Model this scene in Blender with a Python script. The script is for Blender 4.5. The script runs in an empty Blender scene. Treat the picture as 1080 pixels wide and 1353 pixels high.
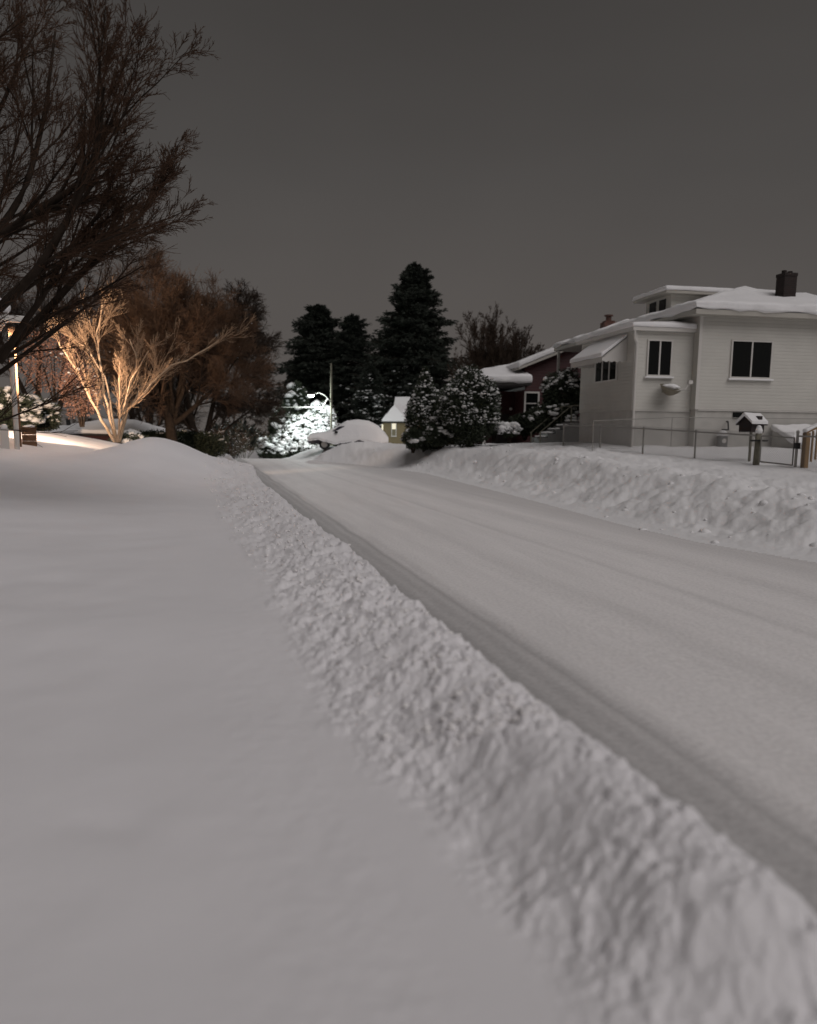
import bpy, bmesh, math
import numpy as np
from mathutils import Matrix, Vector, Euler

sc = bpy.context.scene
col = sc.collection
R = math.radians

# ------------------------------------------------------------------ camera
FPX, PX0, PY0, HOR = 1083.0, 540.0, 740.0, 575.0     # focal length and principal point in photo pixels
PITCH = math.atan((PY0 - HOR) / FPX)
ROLL = R(0.6)
EYE = Vector((0, 0, 1.55))
cam = bpy.data.cameras.new('camera')
co = bpy.data.objects.new('camera', cam)
col.objects.link(co)
sc.camera = co
ROT = (Euler((R(90) - PITCH, 0, 0)).to_matrix() @ Matrix.Rotation(ROLL, 3, 'Z'))
co.matrix_world = Matrix.Translation(EYE) @ ROT.to_4x4()
cam.sensor_fit = 'HORIZONTAL'
cam.sensor_width = 36
cam.lens = FPX / 1080 * 36
cam.shift_y = (PY0 - 676.5) / 1080
cam.clip_start = 0.05
cam.clip_end = 2000
cam.dof.use_dof = True
cam.dof.focus_distance = 14.0
cam.dof.aperture_fstop = 1.25

def pt(px, py, Y):
    """a point of the place on the sight line of photo pixel (px,py) at depth Y"""
    d = ROT @ Vector(((px - PX0) / FPX, -(py - PY0) / FPX, -1.0))
    return EYE + d * (Y / d.y)

# ------------------------------------------------------------------ night sky glow and soft light
W = bpy.data.worlds.new('World')
sc.world = W
W.use_nodes = True
nt = W.node_tree
nt.nodes.clear()
out = nt.nodes.new('ShaderNodeOutputWorld')
bg = nt.nodes.new('ShaderNodeBackground')
tc = nt.nodes.new('ShaderNodeTexCoord')
sep = nt.nodes.new('ShaderNodeSeparateXYZ')
nt.links.new(tc.outputs['Generated'], sep.inputs[0])
ramp = nt.nodes.new('ShaderNodeValToRGB')
ramp.color_ramp.elements[0].position = 0.0
ramp.color_ramp.elements[0].color = (0.106, 0.094, 0.087, 1)
ramp.color_ramp.elements[1].position = 0.6
ramp.color_ramp.elements[1].color = (0.040, 0.037, 0.035, 1)
e = ramp.color_ramp.elements.new(0.28)
e.color = (0.068, 0.063, 0.060, 1)
nt.links.new(sep.outputs['Z'], ramp.inputs[0])
nz = nt.nodes.new('ShaderNodeTexNoise')
nz.inputs['Scale'].default_value = 1.4
nz.inputs['Detail'].default_value = 4
mp = nt.nodes.new('ShaderNodeMapping')
mp.inputs['Scale'].default_value = (1, 1, 2.2)
nt.links.new(tc.outputs['Generated'], mp.inputs[0])
nt.links.new(mp.outputs[0], nz.inputs[0])
mr = nt.nodes.new('ShaderNodeMapRange')
mr.inputs['To Min'].default_value = 0.72
mr.inputs['To Max'].default_value = 1.28
nt.links.new(nz.outputs[0], mr.inputs[0])
mx = nt.nodes.new('ShaderNodeVectorMath')
mx.operation = 'SCALE'
nt.links.new(ramp.outputs[0], mx.inputs[0])
nt.links.new(mr.outputs[0], mx.inputs['Scale'])
nt.links.new(mx.outputs[0], bg.inputs['Color'])
bg.inputs['Strength'].default_value = 1.0
nt.links.new(bg.outputs[0], out.inputs[0])

sun = bpy.data.lights.new('town_glow', 'SUN')
sun.energy = 1.25
sun.angle = R(50)
sun.color = (1.0, 0.95, 0.945)
so = bpy.data.objects.new('town_glow', sun)
col.objects.link(so)
SUN_DIR = Vector((0.42, -0.58, 0.92)).normalized()      # where the light comes from: behind the photographer
so.rotation_euler = SUN_DIR.to_track_quat('Z', 'Y').to_euler()

sc.view_settings.view_transform = 'Standard'
sc.view_settings.look = 'None'
sc.view_settings.exposure = 0.0
sc.view_settings.gamma = 1.0

# ------------------------------------------------------------------ materials
def mat(name, color, rough=0.7, bump=0.0, bscale=20, var=0.0, vscale=3, metal=0, spec=0.4, emit=None, estr=0, bdist=0.02, stretch=None, sss=0.0):
    m = bpy.data.materials.new(name)
    m.use_nodes = True
    n = m.node_tree.nodes
    l = m.node_tree.links
    b = n['Principled BSDF']
    b.inputs['Base Color'].default_value = (*color, 1)
    b.inputs['Roughness'].default_value = rough
    b.inputs['Metallic'].default_value = metal
    b.inputs['Specular IOR Level'].default_value = spec
    geo = n.new('ShaderNodeNewGeometry')
    src = geo.outputs['Position']
    if stretch:
        q = n.new('ShaderNodeMapping')
        q.inputs['Scale'].default_value = stretch
        l.new(src, q.inputs[0])
        src = q.outputs[0]
    if var > 0:
        t = n.new('ShaderNodeTexNoise')
        t.inputs['Scale'].default_value = vscale
        t.inputs['Detail'].default_value = 5
        l.new(src, t.inputs[0])
        r = n.new('ShaderNodeMapRange')
        r.inputs['From Min'].default_value = 0.3
        r.inputs['From Max'].default_value = 0.7
        r.inputs['To Min'].default_value = 1 - var
        r.inputs['To Max'].default_value = 1 + var * 0.6
        l.new(t.outputs[0], r.inputs[0])
        s = n.new('ShaderNodeVectorMath')
        s.operation = 'SCALE'
        s.inputs[0].default_value = color
        l.new(r.outputs[0], s.inputs['Scale'])
        l.new(s.outputs[0], b.inputs['Base Color'])
    if bump > 0:
        t = n.new('ShaderNodeTexNoise')
        t.inputs['Scale'].default_value = bscale
        t.inputs['Detail'].default_value = 6
        l.new(src, t.inputs[0])
        bp = n.new('ShaderNodeBump')
        bp.inputs['Strength'].default_value = bump
        bp.inputs['Distance'].default_value = bdist
        l.new(t.outputs[0], bp.inputs['Height'])
        l.new(bp.outputs[0], b.inputs['Normal'])
    if emit:
        b.inputs['Emission Color'].default_value = (*emit, 1)
        b.inputs['Emission Strength'].default_value = estr
    return m

def siding(name, color, pitch=0.115, vertical=False):
    m = mat(name, color, rough=0.55, var=0.06, vscale=1.3)
    n = m.node_tree.nodes
    l = m.node_tree.links
    b = n['Principled BSDF']
    tcn = n.new('ShaderNodeTexCoord')
    s = n.new('ShaderNodeSeparateXYZ')
    l.new(tcn.outputs['Object'], s.inputs[0])
    d = n.new('ShaderNodeMath')
    d.operation = 'DIVIDE'
    d.inputs[1].default_value = pitch
    l.new(s.outputs['X' if vertical else 'Z'], d.inputs[0])
    f = n.new('ShaderNodeMath')
    f.operation = 'FRACT'
    l.new(d.outputs[0], f.inputs[0])
    p = n.new('ShaderNodeMath')
    p.operation = 'POWER'
    p.inputs[1].default_value = 0.35
    inv = n.new('ShaderNodeMath')
    inv.operation = 'SUBTRACT'
    inv.inputs[0].default_value = 1
    l.new(f.outputs[0], inv.inputs[1])
    l.new(inv.outputs[0], p.inputs[0])
    bp = n.new('ShaderNodeBump')
    bp.inputs['Strength'].default_value = 0.9
    bp.inputs['Distance'].default_value = 0.025
    l.new(p.outputs[0], bp.inputs['Height'])
    l.new(bp.outputs[0], b.inputs['Normal'])
    return m

def brick(name, c1, c2, mortar):
    m = mat(name, c1, rough=0.9)
    n = m.node_tree.nodes
    l = m.node_tree.links
    b = n['Principled BSDF']
    tcn = n.new('ShaderNodeTexCoord')
    s = n.new('ShaderNodeSeparateXYZ')
    c = n.new('ShaderNodeCombineXYZ')
    a = n.new('ShaderNodeMath')
    l.new(tcn.outputs['Object'], s.inputs[0])
    l.new(s.outputs['X'], a.inputs[0])
    l.new(s.outputs['Y'], a.inputs[1])
    l.new(a.outputs[0], c.inputs['X'])
    l.new(s.outputs['Z'], c.inputs['Y'])
    t = n.new('ShaderNodeTexBrick')
    t.inputs['Color1'].default_value = (*c1, 1)
    t.inputs['Color2'].default_value = (*c2, 1)
    t.inputs['Mortar'].default_value = (*mortar, 1)
    t.inputs['Scale'].default_value = 1
    t.inputs['Brick Width'].default_value = 0.22
    t.inputs['Row Height'].default_value = 0.075
    t.inputs['Mortar Size'].default_value = 0.008
    l.new(c.outputs[0], t.inputs[0])
    l.new(t.outputs['Color'], b.inputs['Base Color'])
    return m

M = {}
SNOWC = (0.80, 0.795, 0.80)
M['snow'] = mat('snow', SNOWC, 0.75, bump=0.35, bscale=9, bdist=0.05, spec=0.2)
M['lawn_snow'] = mat('lawn_snow', (0.80, 0.785, 0.80), 0.8, bump=0.5, bscale=110, bdist=0.006, var=0.03, vscale=1.2, spec=0.15)
M['berm_snow'] = M['lawn_snow']
M['clod_snow'] = mat('clod_snow', (0.82, 0.80, 0.795), 0.8, spec=0.15)
M['snow_clean'] = mat('tree_snow', (0.80, 0.80, 0.80), 0.8, spec=0.15)
M['frost'] = mat('frosted_leaves', (0.58, 0.58, 0.57), 0.85, spec=0.1)
M['bark'] = mat('bark', (0.034, 0.025, 0.019), 0.9, spec=0.08, bump=0.6, bscale=30, bdist=0.01, var=0.3, vscale=8)
M['twig'] = mat('twig', (0.05, 0.036, 0.028), 0.9, spec=0.08)
M['twig_brown'] = mat('twig_brown', (0.115, 0.072, 0.048), 0.9, spec=0.08)
M['near_twig'] = mat('near_twig', (0.075, 0.045, 0.03), 0.9, spec=0.08)
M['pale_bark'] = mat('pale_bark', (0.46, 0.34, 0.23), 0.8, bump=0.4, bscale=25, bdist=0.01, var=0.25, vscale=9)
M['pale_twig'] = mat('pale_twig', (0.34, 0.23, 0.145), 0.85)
M['needles'] = mat('needles', (0.026, 0.032, 0.024), 0.9, var=0.5, vscale=1.2)
M['leaves'] = mat('leaves', (0.035, 0.045, 0.026), 0.7, var=0.5, vscale=4)
M['dry_leaves'] = mat('dry_leaves', (0.20, 0.11, 0.08), 0.85, var=0.4, vscale=6)
M['white_siding'] = siding('white_siding', (0.53, 0.515, 0.475))
M['foundation'] = mat('foundation', (0.48, 0.465, 0.435), 0.85, bump=0.5, bscale=14, var=0.1, vscale=3)
M['white_trim'] = mat('white_trim', (0.58, 0.56, 0.53), 0.5)
M['soffit'] = mat('soffit', (0.42, 0.40, 0.36), 0.6)
M['glass'] = mat('dark_glass', (0.006, 0.007, 0.007), 0.12, spec=0.35)
M['red_siding'] = siding('red_siding', (0.05, 0.013, 0.014), 0.15)
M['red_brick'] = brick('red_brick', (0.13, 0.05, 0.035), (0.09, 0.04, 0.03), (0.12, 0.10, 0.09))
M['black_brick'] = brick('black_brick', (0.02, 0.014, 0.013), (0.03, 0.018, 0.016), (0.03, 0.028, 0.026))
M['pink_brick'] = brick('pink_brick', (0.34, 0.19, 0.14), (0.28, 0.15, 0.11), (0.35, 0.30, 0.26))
M['shingle'] = mat('shingle', (0.04, 0.037, 0.035), 0.9, bump=0.4, bscale=30)
M['door'] = mat('dark_door', (0.02, 0.014, 0.013), 0.5)
M['galv'] = mat('galvanised_steel', (0.30, 0.29, 0.27), 0.55, metal=0.3, var=0.15)
M['wire'] = mat('fence_wire', (0.30, 0.29, 0.28), 0.6, metal=0.2)
M['old_post'] = mat('weathered_post', (0.16, 0.15, 0.115), 0.8, var=0.25, vscale=8, bump=0.4, bscale=30)
M['wood'] = mat('yellow_wood', (0.26, 0.155, 0.06), 0.7, var=0.35, vscale=5, bump=0.4, bscale=20, stretch=(6, 6, 0.6))
M['brown_wood'] = mat('brown_wood', (0.16, 0.085, 0.045), 0.8, var=0.3, vscale=4)
M['dark_metal'] = mat('dark_metal', (0.03, 0.03, 0.03), 0.5, metal=0.4)
M['black_plastic'] = mat('black_plastic', (0.012, 0.012, 0.013), 0.5)
M['dark_paint'] = mat('dark_paint', (0.022, 0.014, 0.014), 0.6)
M['beige'] = mat('beige_enamel', (0.33, 0.30, 0.24), 0.5, var=0.15)
M['grey_paint'] = mat('grey_paint', (0.15, 0.15, 0.145), 0.5, var=0.1)
M['tan_wall'] = siding('tan_siding', (0.19, 0.15, 0.08), 0.12)
M['car_paint'] = mat('car_paint', (0.03, 0.03, 0.045), 0.35, spec=0.5)
M['car_trim'] = mat('car_bumper', (0.09, 0.09, 0.13), 0.4)
M['red_light'] = mat('tail_lamp_lens', (0.12, 0.012, 0.015), 0.3)
M['bumper_chrome'] = mat('wheel_rim_metal', (0.3, 0.3, 0.3), 0.4, metal=0.7)
M['rubber'] = mat('rubber', (0.015, 0.015, 0.015), 0.85)
M['lamp_glow'] = mat('lamp_glow', (1, 1, 1), 0.5, emit=(0.93, 1.0, 0.97), estr=14)
M['warm_glow'] = mat('warm_glow', (1, 1, 1), 0.5, emit=(1.0, 0.72, 0.42), estr=4)
M['lit_window_and_glint'] = mat('lit_window_and_glint', (0.8, 0.75, 0.6), 0.5, emit=(1.0, 0.9, 0.66), estr=0.5)
M['brown_curtain'] = mat('drawn_curtain', (0.20, 0.18, 0.12), 0.9)

# road snow: packed and scraped, streaks run along the road
ROADW = 0.25           # the road runs along (-ROADW, 1)
def road_material():
    m = mat('packed_road_snow', (0.7, 0.69, 0.68), 0.7, spec=0.2)
    n = m.node_tree.nodes
    l = m.node_tree.links
    b = n['Principled BSDF']
    geo = n.new('ShaderNodeNewGeometry')
    rot = n.new('ShaderNodeMapping')
    rot.inputs['Rotation'].default_value = (0, 0, -math.atan(ROADW))
    l.new(geo.outputs['Position'], rot.inputs[0])
    sp = n.new('ShaderNodeSeparateXYZ')
    l.new(rot.outputs[0], sp.inputs[0])
    # across-road coordinate (metres right of the line through the camera foot), warped a little along the road
    warp = n.new('ShaderNodeTexNoise')
    warp.inputs['Scale'].default_value = 0.35
    warp.inputs['Detail'].default_value = 3
    l.new(geo.outputs['Position'], warp.inputs[0])
    wm = n.new('ShaderNodeMath')
    wm.operation = 'MULTIPLY_ADD'
    wm.inputs[1].default_value = 0.22
    l.new(warp.outputs[0], wm.inputs[0])
    l.new(sp.outputs['X'], wm.inputs[2])
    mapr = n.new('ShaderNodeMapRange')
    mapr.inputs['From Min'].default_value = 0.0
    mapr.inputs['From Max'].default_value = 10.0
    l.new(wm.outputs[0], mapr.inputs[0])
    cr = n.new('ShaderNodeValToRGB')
    els = [(0.0, .66), (0.150, .62), (0.168, .47), (0.192, .40), (0.207, .44), (0.215, .53), (0.224, .49), (0.232, .62), (0.239, .47), (0.245, .70), (0.262, .82),  # dark band by the berm: dirty scraped snow plus berm shade put into the colour
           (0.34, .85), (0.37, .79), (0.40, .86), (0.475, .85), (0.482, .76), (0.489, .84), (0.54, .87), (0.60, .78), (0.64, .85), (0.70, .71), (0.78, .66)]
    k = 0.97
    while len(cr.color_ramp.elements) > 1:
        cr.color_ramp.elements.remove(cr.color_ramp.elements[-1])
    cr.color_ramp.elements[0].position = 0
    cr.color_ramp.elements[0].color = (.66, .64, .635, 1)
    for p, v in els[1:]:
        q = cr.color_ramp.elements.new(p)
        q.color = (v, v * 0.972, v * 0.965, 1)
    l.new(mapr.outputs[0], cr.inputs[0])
    # fine streaks along the road
    st = n.new('ShaderNodeMapping')
    st.inputs['Scale'].default_value = (3, 0.3, 1)
    l.new(rot.outputs[0], st.inputs[0])
    t = n.new('ShaderNodeTexNoise')
    t.inputs['Scale'].default_value = 1.4
    t.inputs['Detail'].default_value = 7
    l.new(st.outputs[0], t.inputs[0])
    r = n.new('ShaderNodeMapRange')
    r.inputs['From Min'].default_value = 0.3
    r.inputs['From Max'].default_value = 0.7
    r.inputs['To Min'].default_value = 0.95
    r.inputs['To Max'].default_value = 1.03
    l.new(t.outputs[0], r.inputs[0])
    t2 = n.new('ShaderNodeTexNoise')
    t2.inputs['Scale'].default_value = 30
    t2.inputs['Detail'].default_value = 6
    l.new(geo.outputs['Position'], t2.inputs[0])
    r2 = n.new('ShaderNodeMapRange')
    r2.inputs['From Min'].default_value = 0.35
    r2.inputs['From Max'].default_value = 0.65
    r2.inputs['To Min'].default_value = 0.9
    r2.inputs['To Max'].default_value = 1.06
    l.new(t2.outputs[0], r2.inputs[0])
    mm = n.new('ShaderNodeMath')
    mm.operation = 'MULTIPLY'
    l.new(r.outputs[0], mm.inputs[0])
    l.new(r2.outputs[0], mm.inputs[1])
    s = n.new('ShaderNodeVectorMath')
    s.operation = 'SCALE'
    l.new(cr.outputs[0], s.inputs[0])
    l.new(mm.outputs[0], s.inputs['Scale'])
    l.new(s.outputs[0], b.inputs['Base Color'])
    bp = n.new('ShaderNodeBump')
    bp.inputs['Strength'].default_value = 0.25
    bp.inputs['Distance'].default_value = 0.03
    l.new(t.outputs[0], bp.inputs['Height'])
    bp2 = n.new('ShaderNodeBump')
    bp2.inputs['Strength'].default_value = 0.4
    bp2.inputs['Distance'].default_value = 0.01
    l.new(t2.outputs[0], bp2.inputs['Height'])
    l.new(bp.outputs[0], bp2.inputs['Normal'])
    l.new(bp2.outputs[0], b.inputs['Normal'])
    return m
M['road'] = road_material()

# ------------------------------------------------------------------ object helpers
def tag(o, label=None, cat=None, group=None, kind=None):
    if label: o['label'] = label
    if cat: o['category'] = cat
    if group: o['group'] = group
    if kind: o['kind'] = kind
    return o

def empty(name, loc, rz=0.0, label=None, cat=None, group=None):
    o = bpy.data.objects.new(name, None)
    o.empty_display_size = 0.2
    o.location = loc
    o.rotation_euler = (0, 0, rz)
    col.objects.link(o)
    return tag(o, label, cat, group)

def link_mesh(name, me, m, parent=None):
    o = bpy.data.objects.new(name, me)
    if m is not None:
        me.materials.append(m)
    col.objects.link(o)
    if parent is not None:
        o.parent = parent
    return o

def np_mesh(name, V, F, m, parent=None, smooth=False):
    V = np.asarray(V, dtype=np.float32).reshape(-1, 3)
    F = np.asarray(F, dtype=np.int32)
    k = F.shape[1]
    me = bpy.data.meshes.new(name)
    me.vertices.add(len(V))
    me.vertices.foreach_set('co', V.ravel())
    me.loops.add(F.size)
    me.loops.foreach_set('vertex_index', F.ravel())
    me.polygons.add(len(F))
    me.polygons.foreach_set('loop_start', np.arange(0, F.size, k, dtype=np.int32))
    me.polygons.foreach_set('loop_total', np.full(len(F), k, dtype=np.int32))
    if smooth:
        me.polygons.foreach_set('use_smooth', np.ones(len(F), dtype=bool))
    me.update(calc_edges=True)
    return link_mesh(name, me, m, parent)

class MB:
    """collects shapes and links them as one mesh"""
    def __init__(self):
        self.bm = bmesh.new()
    def poly(self, pts):
        vs = [self.bm.verts.new(p) for p in pts]
        return self.bm.faces.new(vs)
    def solid(self, pts, faces):
        vs = [self.bm.verts.new(p) for p in pts]
        for f in faces:
            self.bm.faces.new([vs[i] for i in f])
        return self
    def box(self, x0, y0, z0, x1, y1, z1):
        p = [(x0, y0, z0), (x1, y0, z0), (x1, y1, z0), (x0, y1, z0), (x0, y0, z1), (x1, y0, z1), (x1, y1, z1), (x0, y1, z1)]
        return self.solid(p, [(0, 3, 2, 1), (4, 5, 6, 7), (0, 1, 5, 4), (1, 2, 6, 5), (2, 3, 7, 6), (3, 0, 4, 7)])
    def bar(self, a, b, r0, r1=None, k=8):
        r1 = r0 if r1 is None else r1
        a, b = Vector(a), Vector(b)
        d = (b - a).normalized()
        u = d.orthogonal().normalized()
        w = d.cross(u)
        ring = []
        for p, r in ((a, r0), (b, r1)):
            ring.append([self.bm.verts.new(p + (u * math.cos(t) + w * math.sin(t)) * r) for t in [2 * math.pi * i / k for i in range(k)]])
        for i in range(k):
            j = (i + 1) % k
            self.bm.faces.new((ring[0][i], ring[0][j], ring[1][j], ring[1][i]))
        self.bm.faces.new(ring[0][::-1])
        self.bm.faces.new(ring[1])
        return self
    def path(self, pts, r, k=8):
        for i in range(len(pts) - 1):
            self.bar(pts[i], pts[i + 1], r, r, k)
        for p in pts[1:-1]:
            self.ball(p, r * 1.01, 1)
        return self
    def ball(self, c, r, sub=2, scale=(1, 1, 1)):
        mtx = Matrix.Translation(c) @ Matrix.Diagonal((*scale, 1))
        bmesh.ops.create_icosphere(self.bm, subdivisions=sub, radius=r, matrix=mtx)
        return self
    def prism(self, prof, axis, a0, a1):
        """profile of (u,v) points extruded along axis x or y"""
        f = (lambda u, v, a: (a, u, v)) if axis == 'x' else (lambda u, v, a: (u, a, v))
        n = len(prof)
        P = [f(u, v, a0) for u, v in prof] + [f(u, v, a1) for u, v in prof]
        F = [tuple(range(n))[::-1], tuple(range(n, 2 * n))] + [(i, (i + 1) % n, n + (i + 1) % n, n + i) for i in range(n)]
        return self.solid(P, F)
    def build(self, name, m, parent=None, bevel=0, seg=2, smooth=False):
        bmesh.ops.recalc_face_normals(self.bm, faces=self.bm.faces)
        if bevel > 0:
            bmesh.ops.bevel(self.bm, geom=list(self.bm.edges), offset=bevel, segments=seg, affect='EDGES', profile=0.6, clamp_overlap=True)
        me = bpy.data.meshes.new(name)
        self.bm.to_mesh(me)
        self.bm.free()
        if smooth:
            for p in me.polygons:
                p.use_smooth = True
        return link_mesh(name, me, m, parent)

def snow_solid(name, pts, faces, parent, bevel=0.12, jitter=0.035, cuts=0.45, seed=1, m=None):
    """a closed slab of snow with rounded edges and an uneven surface"""
    bm = bmesh.new()
    vs = [bm.verts.new(p) for p in pts]
    for f in faces:
        bm.faces.new([vs[i] for i in f])
    bmesh.ops.recalc_face_normals(bm, faces=bm.faces)
    bmesh.ops.bevel(bm, geom=list(bm.edges), offset=bevel, segments=3, affect='EDGES', profile=0.6, clamp_overlap=True)
    bmesh.ops.triangulate(bm, faces=bm.faces)
    for _ in range(7):
        long = [e for e in bm.edges if e.calc_length() > cuts]
        if not long or len(bm.edges) > 26000:
            break
        bmesh.ops.subdivide_edges(bm, edges=long, cuts=1)
        bmesh.ops.triangulate(bm, faces=[f for f in bm.faces if len(f.verts) > 3])
    bm.normal_update()
    P = np.array([v.co[:] for v in bm.verts])
    nn = fbm(P[:, 0] * 1.1 + seed, P[:, 1] * 1.1 + P[:, 2] * 0.7, 3, seed) * jitter * 1.6 + fbm(P[:, 0] * 3.7 + seed, P[:, 1] * 3.7 + P[:, 2] * 2, 2, seed + 4) * jitter * .6
    for v, d in zip(bm.verts, nn):
        v.co += v.normal * float(d)
    me = bpy.data.meshes.new(name)
    bm.to_mesh(me)
    bm.free()
    for p in me.polygons:
        p.use_smooth = True
    return link_mesh(name, me, m or M['snow'], parent)

# ------------------------------------------------------------------ noise in numpy
def _hash(ix, iy, seed):
    h = (ix.astype(np.int64) * 374761393 + iy.astype(np.int64) * 668265263 + int(seed) * 1442695041) & 0xffffffff
    h = ((h ^ (h >> 13)) * 1274126177) & 0xffffffff
    h = (h ^ (h >> 16)) & 0xffffffff
    return h

def _rnd(ix, iy, seed):
    return _hash(ix, iy, seed) / 4294967295.0

def perlin(x, y, seed=0):
    x = np.asarray(x, float)
    y = np.asarray(y, float)
    ix, iy = np.floor(x), np.floor(y)
    fx, fy = x - ix, y - iy
    def g(ax, ay, dx, dy):
        a = _rnd(ax, ay, seed) * 2 * np.pi
        return np.cos(a) * dx + np.sin(a) * dy
    u = fx * fx * fx * (fx * (fx * 6 - 15) + 10)
    v = fy * fy * fy * (fy * (fy * 6 - 15) + 10)
    a = g(ix, iy, fx, fy)
    b = g(ix + 1, iy, fx - 1, fy)
    c = g(ix, iy + 1, fx, fy - 1)
    d = g(ix + 1, iy + 1, fx - 1, fy - 1)
    return (a + (b - a) * u) * (1 - v) + (c + (d - c) * u) * v

def fbm(x, y, o=4, seed=0):
    s = np.zeros(np.broadcast(x, y).shape)
    a = 1.0
    f = 1.0
    for i in range(o):
        s = s + a * perlin(np.asarray(x) * f, np.asarray(y) * f, seed + i * 17)
        a *= 0.5
        f *= 2.03
    return s

def lumps(x, y, cell, seed, fill=0.75):
    """rounded clods: highest half-ball of the scattered balls around each point, in units of cell"""
    x, y = x / cell, y / cell
    ix, iy = np.floor(x), np.floor(y)
    best = np.zeros(x.shape)
    for dx in (-1, 0, 1):
        for dy in (-1, 0, 1):
            jx, jy = ix + dx, iy + dy
            cx = jx + _rnd(jx, jy, seed)
            cy = jy + _rnd(jx, jy, seed + 1)
            r = 0.25 + 0.5 * _rnd(jx, jy, seed + 2)
            on = _rnd(jx, jy, seed + 3) < fill
            d2 = (x - cx) ** 2 + (y - cy) ** 2
            v = np.where(on, np.sqrt(np.clip(r * r - d2, 0, None)), 0)
            best = np.maximum(best, v)
    return best

def sm(x, a, b):
    t = np.clip((np.asarray(x, float) - a) / (b - a), 0, 1)
    return t * t * (3 - 2 * t)

# ------------------------------------------------------------------ the lie of the land
def ridge_x(y):              # top line of the ploughed berm on the left
    y = np.asarray(y, float)
    a = [-60, 0, 1.0, 1.87, 2.43, 3.48, 5.4, 7.52, 11.08, 17.7, 30.3, 80, 200]
    b = [16, 1.4, 1.15, .97, .79, .52, .05, -.50, -1.42, -3.10, -6.15, -18.6, -48.6]
    return sum(np.interp(y + q * (.12 + .05 * np.abs(y)), a, b) for q in (-1, -.5, 0, .5, 1)) / 5 + 0.03 * np.sin(y * 0.9)

YR = [-40, -5, 5, 10.2, 12.2, 14.6, 21, 33.6, 39, 48, 52, 56, 80, 200]
XR = [22, 11.0, 7.0, 5.1, 4.25, 3.7, 2.75, 0.6, -1.0, -5.2, -7.4, -9.0, -15, -60]
def right_x(y):              # foot of the right-hand bank
    return np.interp(y, YR, XR)

def drop(y):                 # the street falls away past its crest
    return -6.0 * sm(y, 50, 120)

def base_h(x, y):
    """land under the snow texture: road, berm, lawns"""
    x = np.asarray(x, float)
    y = np.asarray(y, float)
    rx = ridge_x(y)
    dd = rx - x                                    # metres left of the berm's top line
    # left lawn
    left = 0.13 + 0.15 * sm(y, 0, 8) + sm(y, 5, 22) * (0.10 + 0.98 * sm(dd, 0.5, 8.0))
    left = left + 0.84 * np.exp(-(((x + 6.5) / 1.35) ** 2 + ((y - 21.5) / 2.6) ** 2)) + 0.18 * np.exp(-(((x + 4.9) / 1.3) ** 2 + ((y - 23.0) / 2.5) ** 2))
    left = left + 0.22 * sm(y, 18, 25) * sm(-x, 8, 10)
    left = left - 5.5 * sm(y, 29, 75) * sm(dd, -1, 3)
    left = left + 0.05 * np.exp(-(((x + 2.6) / 2.2) ** 2 + ((y - 5.2) / 0.8) ** 2))
    # berm cross-section
    bh = 0.41 * sm(y, 1.45, 2.05) + 0.14 * (1 - sm(y, 1.45, 2.05))
    bh = bh * (1 - 0.25 * sm(y, 18, 32))
    w_in = np.interp(y, [0, 2, 4, 8, 14, 30], [.5, .62, .8, .95, 1.1, 1.3]) + 0.08 * np.sin(np.asarray(y) * 1.7)
    ins = 1 - sm(dd, 0.05, w_in)
    outs = 1 - sm(-dd, 0.0, 0.36)
    berm = np.where(dd > 0, left + (np.maximum(bh, left + 0.06) - left) * ins, 0)
    roadside = np.maximum(bh, 0.15) * outs
    h = np.where(dd > 0, berm, roadside)
    # right bank and lawn
    ex = x - right_x(y)
    top = np.interp(y, [-40, 5, 14, 21, 31, 38, 47, 56, 80, 140], [0.3, 0.45, 0.66, 0.90, 1.38, 1.28, 1.0, 0.85, 0.2, -0.5])
    top = top + drop(y) * 0
    bank = top * (0.70 * sm(ex, 0, np.interp(y, [14, 30], [2.5, 4.2])) + 0.30 * sm(ex, 1.5, 7))
    bank = bank + 0.26 * top * np.exp(-((ex - 2.4) / 0.9) ** 2)
    bank = bank + 0.36 * np.exp(-((x + 4.0) / 3.2) ** 4 - ((y - 50.0) / 1.1) ** 2) * sm(ex, 0, 1.5)
    h = np.where(ex > 0, bank, h)
    # the road's fall
    k = np.where(ex > 0, 1 - sm(ex, 0, 6), 1.0) * np.where(dd > 0, 0.3, 1.0)
    h = h + drop(y) * k
    # far land levels out
    return h

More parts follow.
